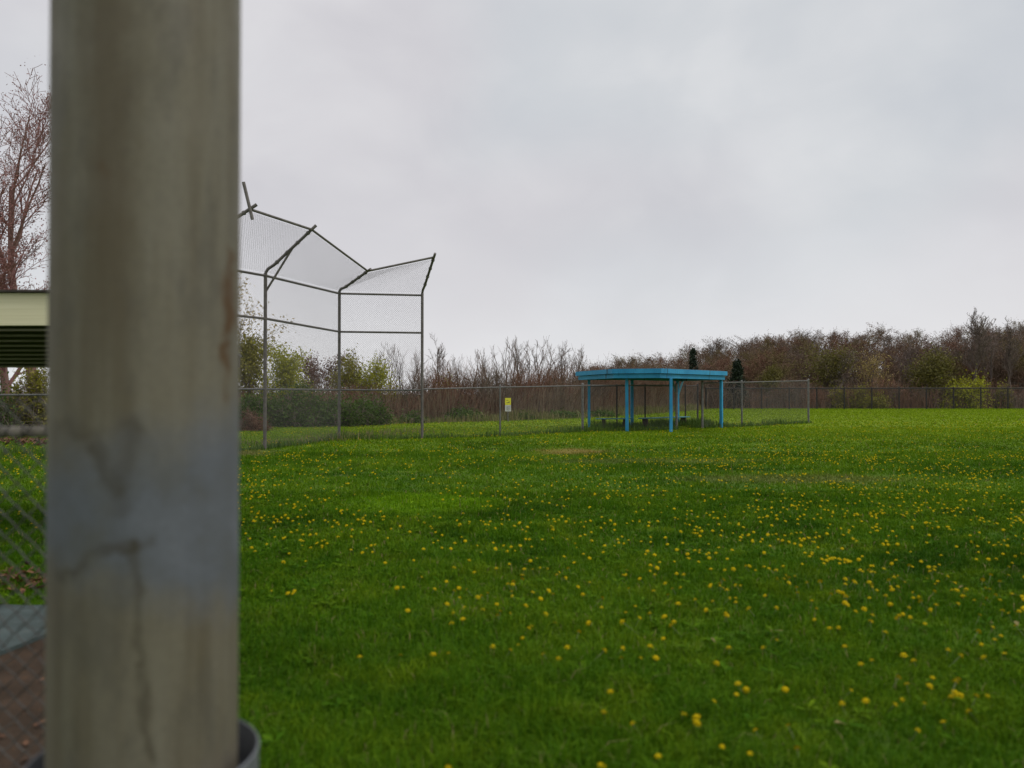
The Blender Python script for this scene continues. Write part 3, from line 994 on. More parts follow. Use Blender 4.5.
for i, ((x, y), rz) in enumerate(zip(POSTS, rots)):
    p = lp((x, y))
    g = Geo(); box(g, (p[0], p[1], 1.11), (.125, .125, 2.31), rz, .008)
    g.build('post', M['blue'], sh)
    if i == 5:
        g = Geo()
        for s in (-1, 1):
            d = np.array([math.cos(.8), math.sin(.8)]) * .5 * s
            tubes(g, [(p[0], p[1], 1.45)], [(p[0] + d[0], p[1] + d[1], 2.29)], .06, .06, 4, cap=True)
        g.build('knee_brace', M['blue_bench'], sh)
g = Geo(); q = lp((9.0, 35.0))
# black lump of roofing left on top
c = lp((7.15, 37.6))
bm = bmesh.new(); bmesh.ops.create_icosphere(bm, subdivisions=2, radius=.16)
V = [(v.co.x * 1.2 + c[0] + .2, v.co.y + c[1], v.co.z * .5 + 2.76) for v in bm.verts]
bm.verts.index_update(); g.add(V, [[v.index for v in f.verts] for f in bm.faces]); bm.free()
g.build('roof_vent', M['dark_pipe'], sh, smooth=True)

# benches
def bench(a, b, label):
    a, b = np.array(a), np.array(b)
    c = (a + b) / 2; d = b - a; L = np.linalg.norm(d); rz = math.atan2(d[1], d[0])
    o = empty('bench', (c[0], c[1], 0), rz)
    tag(o, label, 'bench')
    g = Geo()
    for s in (-.09, .09): box(g, (0, s, .445), (L, .165, .045), 0, .006)
    g.build('seat', M['blue_bench'], o)
    for s in (-1, 1):
        g = Geo()
        box(g, (s * (L / 2 - .35), 0, .205), (.09, .30, .43), 0, .006)
        g.build('leg', M['darkwood'], o)
    return o


bench((3.95, 37.35), (5.65, 37.75), 'faded blue plank bench under the left wing of the blue shelter')
bench((6.1, 37.9), (8.9, 40.6), 'long faded blue plank bench under the right wing of the blue shelter')

# ------------------------------------------------------------------ small marker sign behind the fence
sx, sy = at(508, 46)
sg = empty('marker_sign', (sx, sy, 0), .05)
tag(sg, 'small marker sign with yellow top and white lower panel behind the fence', 'sign')
g = Geo(); box(g, (0, .03, .65), (.06, .03, 1.3), 0, .004); g.build('sign_post', M['steel'], sg)
g = Geo(); box(g, (0, 0, 1.17), (.34, .014, .40), 0, .004); yp = g.build('yellow_panel', M['yellow'], sg)
g = Geo(); box(g, (0, 0, .78), (.34, .014, .36), 0, .004); wp = g.build('white_panel', M['white'], sg)
g = Geo()
for (x, z, w_, h_) in [(.0, 1.10, .16, .03), (.06, 1.13, .04, .09), (-.04, 1.24, .12, .02)]: box(g, (x, -.009, z), (w_, .004, h_))
g.build('marking', M['ink'], yp)
g = Geo()
for k, w_ in enumerate((.22, .26, .2, .24, .16)): box(g, (0.01, -.009, .90 - k * .055), (w_, .004, .016))
g.build('marking', M['ink'], wp)

# ------------------------------------------------------------------ near left dugout
dg = empty('dugout', (-6.8, 9.3, 0))
tag(dg, 'near dugout with cream painted roof edge and dark slatted underside behind the pole', 'dugout')
x0, x1 = -4.2, 3.2                                            # local x extent
yf, yb = -1.2, 1.25                                            # front, back
zf, zb = 2.29, 1.965                                           # underside at front, back
sl_ = (zb - zf) / (yb - yf)
g = Geo(); box(g, ((x0 + x1) / 2, yf - .02, zf + .165), (x1 - x0, .04, .33), 0, .004); g.build('fascia', M['cream'], dg)
g = Geo(); box(g, ((x0 + x1) / 2, yf - .035, zf + .345), (x1 - x0 + .06, .12, .02), 0); g.build('drip_edge', M['darkboard'], dg)
g = Geo()
nb = 13
for k in range(nb):
    y = yf + .02 + (yb - yf - .04) * (k + .5) / nb
    wd = (yb - yf - .04) / nb - .012
    z = zf + sl_ * (y - yf) + .012
    V0 = [(x0, y - wd / 2, z - sl_ * -wd / 2), (x1, y - wd / 2, z - sl_ * -wd / 2)]
    za, zb_ = z - sl_ * wd / 2, z + sl_ * wd / 2
    A = [(x0, y - wd / 2, za), (x1, y - wd / 2, za), (x1, y + wd / 2, zb_), (x0, y + wd / 2, zb_)]
    V = A + [(p[0], p[1], p[2] + .022) for p in A]
    g.add(V, [[3, 2, 1, 0], [4, 5, 6, 7], [0, 1, 5, 4], [1, 2, 6, 5], [2, 3, 7, 6], [3, 0, 4, 7]])
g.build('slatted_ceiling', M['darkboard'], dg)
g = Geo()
for k in range(9):  # added pale strips standing in for light caught on the board edges
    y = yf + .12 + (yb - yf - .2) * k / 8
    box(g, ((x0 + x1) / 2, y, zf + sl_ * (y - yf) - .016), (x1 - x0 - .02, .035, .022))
g.build('lit_edge_strip', M['lit_edge_strip'], dg)
g = Geo()
A = [(x0, yf, zf + .30), (x1, yf, zf + .30), (x1, yb + .1, zb + .12), (x0, yb + .1, zb + .12)]
V = A + [(p[0], p[1], p[2] + .03) for p in A]
g.add(V, [[3, 2, 1, 0], [4, 5, 6, 7], [0, 1, 5, 4], [1, 2, 6, 5], [2, 3, 7, 6], [3, 0, 4, 7]])
g.build('roof_deck', M['roofing'], dg)
g = Geo(); box(g, ((x0 + x1) / 2, yb + .03, zb + .055), (x1 - x0, .04, .14), 0, .004); g.build('rear_fascia', M['darkwood'], dg)
for x in (x0 + .25, x1 - .35):
    for y, zt in ((yf + .12, zf - .02), (yb - .15, zb + .0)):
        g = Geo(); box(g, (x, y, zt / 2), (.1, .1, zt), 0, .006); g.build('post', M['darkwood'], dg)


# ------------------------------------------------------------------ trees
def gen_tree(seed, H, r0, kids=(14, 6, 5, 3), trunk_levels=1, start=.25, spread=(.9, .8, .7, .7), lens=(.42, .45, .5, .55), up=.12, wob=.10, fork=False, minr=.006):
    r = np.random.default_rng(seed)
    T, W = [], []
    tips = []
    maxl = len(kids)

    def branch(p, d, L, rad, lvl):
        n = (9, 5, 3, 2, 2)[min(lvl, 4)]
        pts = [p]; rads = [rad]
        end = .25 if lvl == 0 else .35
        for i in range(n):
            d = d + r.normal(size=3) * wob * (0.55 if lvl == 0 else 1.0) + np.array([0, 0, up if lvl else .05])
            d = d / np.linalg.norm(d)
            p = p + d * (L / n)
            pts.append(p); rads.append(rad * (1 - (1 - end) * (i + 1) / n))
        tgt = T if lvl < trunk_levels else W
        for i in range(n): tgt.append((pts[i], pts[i + 1], max(rads[i], minr), max(rads[i + 1], minr)))
        if lvl >= maxl:
            tips.append(pts[-1]); tips.append(pts[-2])
            return
        k = kids[lvl]
        for j in range(k):
            s = (start if lvl == 0 else .2) + (1 - (start if lvl == 0 else .2)) * (j + r.random()) / k
            s = min(s, .999)
            f = s * n; i = int(f); q = pts[i] + (pts[i + 1] - pts[i]) * (f - i)
            ax = pts[i + 1] - pts[i]; ax = ax / np.linalg.norm(ax)
            o = r.normal(size=3); o -= ax * o.dot(ax); o /= np.linalg.norm(o)
            a = spread[lvl] * r.uniform(.6, 1.25)
            dd = ax * math.cos(a) + o * math.sin(a)
            rl = rads[i] + (rads[i + 1] - rads[i]) * (f - i)
            ll = L * lens[lvl] * r.uniform(.6, 1.2) * (1.15 - .55 * s if lvl == 0 else 1.0)
            branch(q, dd, ll, rl * r.uniform(.45, .7), lvl + 1)
    branch(np.zeros(3), np.array([r.normal() * .04, r.normal() * .04, 1.0]), H * .95, r0, 0)
    top = max(s[1][2] for s in T + W)
    k = H / top
    cv = lambda S: (np.array([s[0] for s in S]) * k, np.array([s[1] for s in S]) * k, np.array([s[2] for s in S]), np.array([s[3] for s in S]))
    return cv(T), cv(W), np.array(tips) * k


def tree_thing(name, label, loc, T, W, tips, bark, twig, leaf=None, leaf_n=0, leaf_size=.08, jit=.25, group=None, seed=0, sides=3, cat='tree', hmin=0.0):
    o = empty(name, loc)
    tag(o, label, cat, group)
    g = Geo(); tubes(g, *T, 7); g.build('trunk', bark, o, smooth=True)
    g = Geo(); tubes(g, *W, sides)
    br = g.build('branches' if leaf else 'crown', twig, o)
    if leaf:
        r = np.random.default_rng(seed + 77)
        tp = tips[tips[:, 2] > hmin]
        c = tp[r.integers(0, len(tp), leaf_n)] + r.normal(size=(leaf_n, 3)) * jit
        c[:, 2] = np.maximum(c[:, 2], .05)
        g = Geo(); leaf_quads(g, c, r.uniform(.6, 1.3, leaf_n) * leaf_size, r)
        g.build('crown', leaf, o)
    return o


# the row of slender bare trees above the thicket
VAR = []
for s in range(5):
    T, W, tips = gen_tree(100 + s, 6.0, .085, kids=(10, 4, 3), trunk_levels=2, start=.35, spread=(.5, .6, .6), lens=(.42, .5, .55), up=.14, wob=.11, minr=.009)
    VAR.append(tree_thing('bare_tree', 'slender leafless tree standing in the row above the brown thicket', (0, 0, 0), T, W, tips, M['bark'], M['twig'], group='slender bare trees above the brown thicket'))
rowspec = [(346, 353), (357, 347), (368, 349), (381, 341), (391, 346), (402, 344), (412, 351), (421, 347), (431, 346), (452, 351), (461, 353),
           (473, 350), (482, 352), (491, 346), (499, 343), (505, 340), (511, 338), (518, 340), (524, 336), (531, 339), (538, 335), (545, 341), (551, 342), (558, 344), (565, 337), (573, 344), (580, 347), (586, 356)]
rt = np.random.default_rng(8)
for i, (px, top) in enumerate(rowspec):
    src = VAR[i % 5]
    o = src if i < 5 else copy_tree(src)
    d = rt.uniform(57, 66) if px > 440 else rt.uniform(50, 58)
    x, y = at(px, d)
    H = height_for(top + rt.uniform(-2, 2), d)
    o.location = (x, y, 0)
    s = H / 6.0
    o.scale = (s * rt.uniform(.8, 1.05), s * rt.uniform(.8, 1.05), s)
    o.rotation_euler = (0, 0, rt.uniform(0, 6.28))


def single(name, label, px, top, d, seed, r0, bark, twig, leaf=None, leaf_n=0, leaf_size=.09, jit=.3, hill=False, wide=1.0, **kw):
    x, y = at(px, d)
    z = float(hill_z(x, y)) if hill else 0.0
    H = height_for(top, d) - z
    T, W, tips = gen_tree(seed, H, r0, **kw)
    o = tree_thing(name, label, (x, y, z), T, W, tips, bark, twig, leaf, leaf_n, leaf_size, jit, seed=seed, hmin=H * .12)
    o.scale = (wide, wide, 1)
    return o


single('bare_tree', 'tallest thin bare tree in the row, between the backstop and the marker sign', 441, 331, 56, 141, .08, M['bark'], M['twig'], kids=(18, 5, 4), start=.35, spread=(.6, .6, .6), lens=(.30, .5, .55))
single('bare_tree', 'small lone bare tree just above the left roof corner of the blue shelter', 619, 360, 80, 142, .07, M['bark'], M['twig'], kids=(14, 5, 4), spread=(.7, .6, .6), lens=(.4, .5, .5))
# left edge: tall reddish tree behind the near dugout
T, W, tips = gen_tree(211, 18.2, .27, kids=(11, 7, 6, 4), trunk_levels=2, start=.30, spread=(.62, .65, .65, .7), lens=(.62, .45, .42, .5), up=.08, wob=.09, minr=.011)
x, y = at(38, 36)
tree_thing('budding_tree', 'tall reddish budding tree above the cream edged dugout at left', (x, y, 0), T, W, tips, M['red_bark'], M['red_twig'], M['bud_pink'], 5500, .08, .2, seed=211)
T, W, tips = gen_tree(217, 11.5, .20, kids=(15, 7, 5, 3), trunk_levels=1, start=.18, spread=(.6, .7, .65, .7), lens=(.5, .45, .45, .5), up=.10, minr=.010)
x, y = at(10, 33)
tree_thing('budding_tree', 'lower dense reddish tree beside the tall one at the left edge', (x, y, 0), T, W, tips, M['red_bark'], M['red_twig'], M['bud_pink'], 6500, .080, .22, seed=217)

# trees seen through the backstop
single('leafing_tree', 'tall sparse tree with pale opening leaves right beside the big pole', 243, 268, 46, 301, .13, M['bark'], M['twig'], M['leaf_tan'], 3200, .13, .3, kids=(15, 6, 5), start=.15, spread=(.8, .7, .7), lens=(.40, .5, .5))
single('leafing_tree', 'round yellow green tree behind the left panel of the backstop', 284, 347, 44, 302, .10, M['bark'], M['twig'], M['leaf_yellow'], 7500, .11, .26, kids=(15, 6, 4), start=.12, spread=(.9, .7, .7), lens=(.5, .5, .5))
single('leafing_tree', 'yellow green tree at the foot of the pale tall tree beside the pole', 250, 335, 45, 303, .10, M['bark'], M['twig'], M['leaf_olive'], 7500, .11, .28, kids=(15, 6, 4), start=.12, spread=(.9, .7, .7), lens=(.5, .5, .5))
single('budding_tree', 'low red brown budding tree between two yellow green trees behind the backstop', 313, 355, 52, 304, .10, M['red_bark'], M['red_twig'], M['bud_red'], 3500, .10, .25, kids=(16, 6, 5), start=.12, spread=(.8, .7, .7), lens=(.45, .5, .5))
single('budding_tree', 'brown twiggy tree close to the middle post of the backstop', 330, 353, 53, 305, .10, M['bark'], M['red_twig'], M['bud_red'], 2500, .10, .25, kids=(16, 6, 5), start=.12, spread=(.8, .7, .7), lens=(.42, .5, .5))
single('leafing_tree', 'olive leafing tree just right of the middle backstop post', 353, 352, 50, 306, .10, M['bark'], M['twig'], M['leaf_olive'], 4200, .11, .28, kids=(15, 6, 4), start=.12, spread=(.9, .7, .7), lens=(.5, .5, .5))
single('leafing_tree', 'small fresh green tree under the bare trees in the right backstop panel', 379, 362, 49, 307, .09, M['bark'], M['twig'], M['leaf_yellow'], 4200, .11, .28, kids=(14, 6, 4), start=.12, spread=(.9, .7, .7), lens=(.5, .5, .5))


def bush(name, label, px, top, d, wpx, mat, n, leaf_size, seed, twig=None, hill=False, depth=None, low=.02):
    """stems rising from the ground and leaves gathered in uneven clumps over them"""
    r = np.random.default_rng(seed)
    x, y = at(px, d)
    z = float(hill_z(x, y)) if hill else 0.0
    H = height_for(top, d) - z
    Wd = wpx * d / FPX / 2
    Dp = depth or Wd * .8
    o = empty(name, (x, y, z))
    tag(o, label, 'bush')
    k = 46
    cl = []
    while len(cl) < k:
        p = r.uniform(-1, 1, 3); p[2] = abs(p[2])
        q = np.linalg.norm(p)
        if .45 < q < 1.0: cl.append(p * np.array([Wd, Dp, H]) * .92)
    cl = np.array(cl)
    g = Geo()
    st = r.uniform(-.35, .35, (k, 3)) * np.array([Wd, Dp, 0])
    mid = (st + cl) / 2 + np.stack([np.zeros(k), np.zeros(k), cl[:, 2] * .15], -1)
    tubes(g, st, mid, .025, .018, 4); tubes(g, mid, cl, .018, .008, 4)
    tw = np.repeat(cl, 14, 0)
    tubes(g, tw - r.normal(size=tw.shape) * np.array([.1, .1, .1]) * H * .3, tw + r.normal(size=tw.shape) * np.array([.16, .16, .2]) * H * .75, .008, .005, 3)
    g.build('stems', twig or M['twig'], o)
    if mat:
        ci = r.integers(0, k, n)
        sz = r.uniform(.5, 1.2, k)[ci][:, None]
        c = cl[ci] + r.normal(size=(n, 3)) * sz * np.array([Wd, Dp, H]) * np.array([.2, .2, .17])
        nz = r.random(n) < .3
        c[nz] = cl[ci[nz]] * r.uniform(.2, 1, nz.sum())[:, None] + r.normal(size=(nz.sum(), 3)) * .15
        c[:, 2] = np.abs(c[:, 2]) + low
        g = Geo(); leaf_quads(g, c, r.uniform(.6, 1.3, n) * leaf_size, r)
        g.build('foliage', mat, o)
    return o


bush('leafy_bush', 'dark green bush beside the big pole, leftmost of the dark bushes behind the backstop', 250, 396, 38.6, 60, M['leaf_dark'], 6500, .10, 401)
bush('leafy_bush', 'broad dark green bush behind the left backstop panel', 297, 384, 39.2, 74, M['leaf_dark'], 7500, .10, 402)
bush('leafy_bush', 'dark green bush behind the middle post of the backstop', 344, 392, 40, 66, M['leaf_dark'], 6800, .10, 403)
bush('leafy_bush', 'smallest dark green bush, right of the middle backstop post', 372, 396, 41.5, 40, M['leaf_dark'], 4200, .10, 404)
bush('bramble_bush', 'low bare brown bramble at the foot of the dark bushes by the pole', 252, 409, 34.5, 40, M['bud_red'], 900, .07, 405, twig=M['thicket'])
bush('leafy_bush', 'bright yellow bush beside the right post of the backstop', 447, 375, 51, 26, M['leaf_bright'], 3600, .10, 406)
bush('leafy_bush', 'olive bush under the slatted roof of the near dugout at left', 32, 360, 31, 50, M['leaf_olive'], 6000, .10, 407)
bush('leafy_bush', 'dark bush at the left picture edge behind the near dugout', -8, 366, 30, 46, M['leaf_dark'], 5000, .10, 408)
bush('leafy_bush', 'low green bush left of the blue shelter at the thicket edge', 560, 411, 53, 44, M['weed'], 2600, .12, 409)
bush('leafy_bush', 'low green bush at the thicket edge between backstop and marker sign', 462, 407, 47, 40, M['weed'], 2600, .10, 410)

bush('leafy_bush', 'low green bush at the thicket edge just behind the marker sign', 521, 413, 50, 30, M['weed'], 1800, .10, 411)
bush('leafy_bush', 'low green bush under the left end of the blue shelter roof at the thicket edge', 600, 411, 56, 34, M['weed'], 2000, .12, 412)
bush('leafy_bush', 'small green bush at the thicket edge beside the right backstop post', 413, 411, 44, 30, M['weed'], 1700, .09, 413)
# ------------------------------------------------------------------ thicket
g = Geo()
rk = np.random.default_rng(31)
pts = np.array(EDGE, float)
segL = np.linalg.norm(np.diff(pts, axis=0), axis=1); cum = np.concatenate([[0], np.cumsum(segL)])
n = 20000
s = rk.uniform(0, cum[-1], n)
ex = np.interp(s, cum, pts[:, 0]); ey = np.interp(s, cum, pts[:, 1])
back = rk.uniform(.3, 7, n)
X, Y = ex + rk.normal(size=n) * .3, ey + back
hgt = (1.75 + 1.5 * hnoise(X, Y, 2.2, 12) + .9 * hnoise(X, Y, .9, 13)) * rk.uniform(.6, 1.05, n) * np.clip(.55 + back * .22, 0, 1)
hgt *= np.where(X > 7, 1.2, 1.0) * np.clip(1 - (-3.5 - X) * .09, .62, 1)
lean = rk.normal(size=(n, 2)) * .24
p0 = np.stack([X, Y, np.zeros(n)], -1)
p1 = p0 + np.stack([lean[:, 0] * hgt * .4, lean[:, 1] * hgt * .4, hgt * .5], -1)
p2 = p1 + np.stack([lean[:, 0] * hgt, lean[:, 1] * hgt, hgt * .5], -1)
tubes(g, p0, p1, .014, .012, 3); tubes(g, p1, p2, .012, .006, 3)
for k in range(5):
    t = rk.uniform(.25, 1, n)[:, None]
    q = p1 * (1 - t) + p2 * t if k % 2 else (p0 * (1 - t) + p1 * t)
    L = hgt * rk.uniform(.12, .3, n)
    d = rk.normal(size=(n, 3)); d[:, 2] = np.abs(d[:, 2]) + .5; d /= np.linalg.norm(d, axis=1, keepdims=True)
    tubes(g, q, q + d * L[:, None], .008, .005, 3)
tag(g.build('brush_thicket', M['thicket']), 'long belt of bare red brown brush behind the fence', 'thicket', kind='stuff')
g = Geo()
n = 7000
s = rk.uniform(0, cum[-1], n)
X = np.interp(s, cum, pts[:, 0]) + rk.normal(size=n) * .4; Y = np.interp(s, cum, pts[:, 1]) + rk.uniform(-.2, 1.2, n)
hgt = rk.uniform(.7, 2.6, n) * (.4 + .8 * hnoise(X, Y, 1.8, 15))
p0 = np.stack([X, Y, np.zeros(n)], -1); ln = rk.normal(size=(n, 2)) * .12
p1 = p0 + np.stack([ln[:, 0] * hgt, ln[:, 1] * hgt, hgt], -1)
tubes(g, p0, p1, .011, .006, 3)
tag(g.build('dry_canes', M['cane']), 'pale dry canes standing along the front of the brown brush', 'dry canes', kind='stuff')

# ------------------------------------------------------------------ the wooded hill on the right
TOPX = [560, 596, 620, 660, 700, 740, 780, 830, 880, 920, 960, 1024, 1100, 1300]
TOPY = [371, 369, 364, 357, 349, 344, 339, 335, 333, 335, 331, 327, 322, 320]
base_trees = [gen_tree(500 + s, 10.0, .16, kids=(13, 6, 4, 3), start=.22, spread=(.95, .8, .75, .7), lens=(.50, .48, .5, .5), up=.07, minr=.014) for s in range(6)]
rh = np.random.default_rng(41)
gw = Geo(); 
nT = 400
for i in range(nT):
    px = rh.uniform(585, 1190)
    back = i % 3
    d = (rh.uniform(128, 150), rh.uniform(110, 130), rh.uniform(93, 110))[back]
    x, y = at(px, d)
    z = float(hill_z(x, y))
    top = np.interp(px, TOPX, TOPY) + rh.uniform(-3, 4) + (-6, -1, 12)[back] * rh.uniform(.5, 1.5)
    H = height_for(top, d) - z
    if H < 2: continue
    T, W, tips = base_trees[i % 6]
    a = rh.uniform(0, 6.28); ca, sa = math.cos(a), math.sin(a)
    wdt = (H / 10) * rh.uniform(.75, 1.1) + .15

    def tf(P): return np.stack([(P[:, 0] * ca - P[:, 1] * sa) * wdt + x, (P[:, 0] * sa + P[:, 1] * ca) * wdt + y, P[:, 2] * H / 10 + z], -1)
    tubes(gw, tf(T[0]), tf(T[1]), T[2] * H / 10, T[3] * H / 10, 4)
    sel = rh.random(len(W[0])) < .8
    tubes(gw, tf(W[0][sel]), tf(W[1][sel]), W[2][sel] * 1.1, W[3][sel] * 1.1, 3)
    nn = 620
    c = tf(tips[rh.integers(0, len(tips), nn)]) + rh.normal(size=(nn, 3)) * .3
    leaf_quads(gw, c, rh.uniform(.08, .18, nn), rh)
tag(gw.build('woods', M['wood']), 'bare red brown spring woods covering the hill at right', 'woods', kind='stuff')
print('woods verts', gw.n)
# undergrowth at the foot of the woods
g = Geo()
n = 9000
X = rh.uniform(12, 95, n); Y = rh.uniform(88, 100, n)
hgt = (1.0 + 2.6 * hnoise(X, Y, 3.5, 17)) * rh.uniform(.5, 1.1, n)
p0 = np.stack([X, Y, hill_z(X, Y)], -1); ln = rh.normal(size=(n, 2)) * .2
p1 = p0 + np.stack([ln[:, 0] * hgt, ln[:, 1] * hgt, hgt], -1)
tubes(g, p0, p1, .03, .015, 3)
for k in range(3):
    t = rh.uniform(.3, 1, n)[:, None]; q = p0 * (1 - t) + p1 * t
    dd = rh.normal(size=(n, 3)); dd[:, 2] = np.abs(dd[:, 2]); dd /= np.linalg.norm(dd, axis=1, keepdims=True)
    tubes(g, q, q + dd * (hgt * rh.uniform(.2, .45, n))[:, None], .018, .010, 3)
tag(g.build('undergrowth', M['thicket']), 'brown undergrowth between the far fence and the wooded hill', 'undergrowth', kind='stuff')

single('bare_tree', 'tallest bare tree with a forked top above the woods at far right', 973, 306, 92, 611, .22, M['bark'], M['twig'], hill=True, kids=(19, 7, 5, 3), start=.38, spread=(.5, .6, .65, .7), lens=(.55, .45, .5, .5), minr=.016, wob=.055)
single('bare_tree', 'upright bare tree at the right picture edge in front of the woods', 1010, 315, 93, 612, .20, M['bark'], M['twig'], hill=True, kids=(14, 6, 5, 3), start=.3, spread=(.6, .65, .65, .7), lens=(.42, .45, .5, .5), minr=.015)
single('bare_tree', 'bare tree with bright gaps left of the forked one in the woods', 912, 331, 96, 613, .18, M['bark'], M['twig'], hill=True, kids=(14, 6, 5, 3), start=.3, spread=(.7, .65, .65, .7), lens=(.42, .45, .5, .5), minr=.015)
single('bare_tree', 'slim bare tree between the forked one and the right picture edge', 990, 318, 95, 614, .16, M['bark'], M['twig'], hill=True, kids=(14, 5, 4, 3), start=.3, spread=(.5, .6, .65, .7), lens=(.36, .45, .5, .5), minr=.014)
single('leafing_tree', 'wide olive green tree in front of the woods left of the yellow bush', 936, 352, 91, 621, .18, M['bark'], M['twig'], M['leaf_muted'], 5600, .19, .6, wide=1.2, kids=(15, 6, 4), start=.15, spread=(.95, .8, .7), lens=(.55, .5, .5))
single('leafing_tree', 'olive green tree in the woods above the end post of the fence', 828, 350, 96, 622, .18, M['bark'], M['twig'], M['leaf_muted'], 4600, .19, .6, wide=1.15, kids=(15, 6, 4), start=.15, spread=(.95, .8, .7), lens=(.55, .5, .5))
single('leafing_tree', 'small yellowish tree right of the dark conifer beside the shelter', 767, 367, 92, 623, .12, M['bark'], M['twig'], M['leaf_muted'], 3200, .17, .35, kids=(14, 6, 4), start=.15, spread=(.7, .7, .7), lens=(.42, .5, .5))
single('leafing_tree', 'greenish brown tree in the middle of the woods left of the wide olive one', 872, 352, 93, 624, .16, M['bark'], M['twig'], M['leaf_tan'], 1800, .16, .5, kids=(15, 6, 4, 2), start=.15, spread=(.9, .8, .7, .7), lens=(.5, .5, .5, .5))
bush('leafy_bush', 'bright yellow green bush behind the far fence at right', 968, 376, 89, 52, M['leaf_yellow'], 4600, .20, 631)
bush('leafy_bush', 'low yellow green bush behind the far fence below the brown tree', 866, 386, 89, 44, M['leaf_olive'], 4200, .18, 632)
bush('leafy_bush', 'small yellow green bush behind the far fence near the right picture edge', 1004, 383, 89, 18, M['leaf_olive'], 1800, .18, 633)
bush('leafy_bush', 'small green bush behind the far fence right of the end post', 838, 388, 89, 24, M['leaf_olive'], 2000, .18, 634)


def conifer(label, px, top, d, wpx, seed):
    r = np.random.default_rng(seed)
    x, y = at(px, d); z = float(hill_z(x, y)); H = height_for(top, d) - z; Wd = wpx * d / FPX / 2
    o = empty('conifer_tree', (x, y, z)); tag(o, label, 'tree')
    g = Geo(); tubes(g, [(0, 0, 0)], [(0, 0, H)], .14, .02, 7); g.build('trunk', M['bark'], o)
    n = 260
    h = r.uniform(.06, 1, n); a = r.uniform(0, 6.28, n)
    L = Wd * (1 - h) ** .8 * r.uniform(.6, 1.15, n) + .12
    p0 = np.stack([np.zeros(n), np.zeros(n), h * H], -1)
    p1 = p0 + np.stack([np.cos(a) * L, np.sin(a) * L, -.22 * L + r.normal(size=n) * .1], -1)
    g = Geo(); tubes(g, p0, p1, .025, .008, 3)
    m = 26
    t = r.random((n, m, 1)) ** .6
    c = (p0[:, None] * (1 - t) + p1[:, None] * t).reshape(-1, 3) + r.normal(size=(n * m, 3)) * .13
    leaf_quads(g, c, r.uniform(.12, .28, len(c)), r, .5)
    g.build('crown', M['needle'], o)


conifer('dark conifer standing just right of the blue shelter roof', 737, 361, 90, 26, 701)
conifer('slim dark conifer rising behind the blue shelter roof', 693, 350, 98, 15, 702)

# ------------------------------------------------------------------ sky, sun, camera
SUN_EL, SUN_AZ = R(50), R(112)        # azimuth clockwise from +Y: sun behind the camera, to the right, veiled by cloud
wd = bpy.data.worlds.new('World'); scene.world = wd
wd.use_nodes = True
t = wd.node_tree; t.nodes.clear()
N = Nodes.__new__(Nodes); N.t = t
out = t.nodes.new('ShaderNodeOutputWorld')
bg = t.nodes.new('ShaderNodeBackground')
sky = t.nodes.new('ShaderNodeTexSky'); sky.sky_type = 'NISHITA'; sky.sun_disc = False
sky.sun_elevation = SUN_EL; sky.sun_rotation = SUN_AZ
sky.dust_density = 4.0; sky.air_density = 1.0; sky.altitude = 200
tc = t.nodes.new('ShaderNodeTexCoord')
sep = t.nodes.new('ShaderNodeSeparateXYZ'); t.links.new(tc.outputs['Generated'], sep.inputs[0])


def mapped(scale, loc=(0, 0, 0)):
    mp = t.nodes.new('ShaderNodeMapping'); mp.inputs['Scale'].default_value = scale; mp.inputs['Location'].default_value = loc
    t.links.new(tc.outputs['Generated'], mp.inputs['Vector']); return mp.outputs[0]


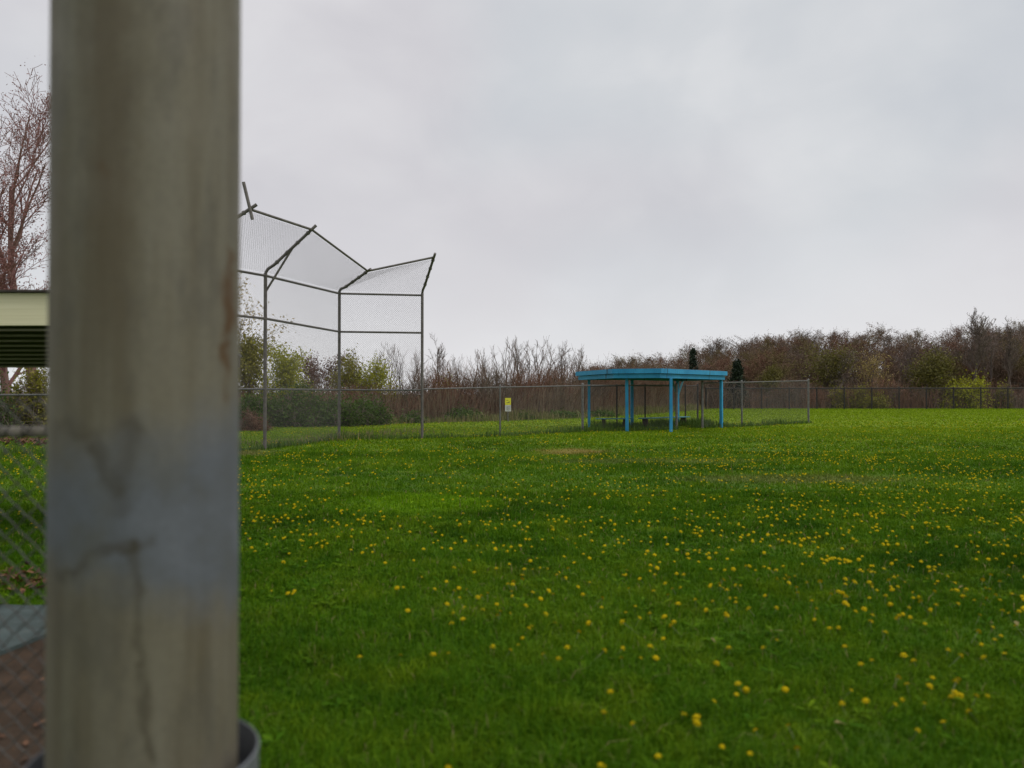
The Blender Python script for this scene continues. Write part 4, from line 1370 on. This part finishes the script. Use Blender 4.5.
n1 = N.noise(mapped((1, 1, 1.3)), 2.3, 4, 0.5, 0.5)
n2 = N.noise(mapped((1, 1, 1.6), (4, 1, 2)), 5.5, 5, 0.5, 0.4)
n3 = N.noise(mapped((1, 1, 1.2), (7, 3, 1)), 1.6, 2, 0.5, 0.2)
f = N.math('ADD', N.math('MULTIPLY', n1, 0.6), N.math('MULTIPLY', n2, 0.4))
cool = N.ramp(f, [(0.34, (0.555, 0.580, 0.618)), (0.5, (0.625, 0.643, 0.668)), (0.66, (0.715, 0.722, 0.737))])
warm = N.ramp(f, [(0.34, (0.565, 0.555, 0.590)), (0.5, (0.640, 0.628, 0.655)), (0.66, (0.72, 0.710, 0.728))])
cloud = N.mix(N.smooth(n3, 0.40, 0.60), cool, warm)
hz = N.math('ADD', sep.outputs['Z'], N.math('MULTIPLY', N.math('SUBTRACT', n2, 0.5), 0.22))
horiz = N.smooth(hz, 0.0, 0.22, 1.0, 0.0)
cloud = N.mix(N.math('MULTIPLY', horiz, 0.7), cloud, (0.83, 0.83, 0.845))
zen = N.smooth(sep.outputs['Z'], 0.42, 1.0, 10.6, 16.5)         # thinner cloud overhead
scl = t.nodes.new('ShaderNodeVectorMath'); scl.operation = 'SCALE'
t.links.new(cloud, scl.inputs[0]); t.links.new(zen, scl.inputs['Scale'])
mixw = N.mix(0.94, sky.outputs[0], scl.outputs[0])
t.links.new(mixw, bg.inputs['Color'])
bg.inputs['Strength'].default_value = 0.1
t.links.new(bg.outputs[0], out.inputs['Surface'])

sl = bpy.data.lights.new('sun', 'SUN'); sl.energy = 1.15; sl.angle = R(25); sl.color = (1.0, 0.96, 0.90)
so = bpy.data.objects.new('sun', sl); COL.objects.link(so)
so.rotation_euler = (R(90) - SUN_EL, 0, -SUN_AZ + math.pi)
so.location = (0, 0, 30)

cam = bpy.data.cameras.new('camera'); co = bpy.data.objects.new('camera', cam); COL.objects.link(co)
cam.sensor_width = 36.0; cam.lens = 36.0 * FPX / 1024
cam.clip_start = 0.05; cam.clip_end = 6000
cam.dof.use_dof = True; cam.dof.focus_distance = 36; cam.dof.aperture_fstop = 1.45
co.location = (0, 0, EYE)
co.rotation_euler = (R(90) + math.atan((HOR - 384) / FPX), 0, 0)
scene.camera = co
scene.view_settings.view_transform = 'Standard'
scene.view_settings.look = 'None'
scene.view_settings.exposure = 0.0
scene.view_settings.gamma = 1.0
scene.render.resolution_x, scene.render.resolution_y = 1024, 768
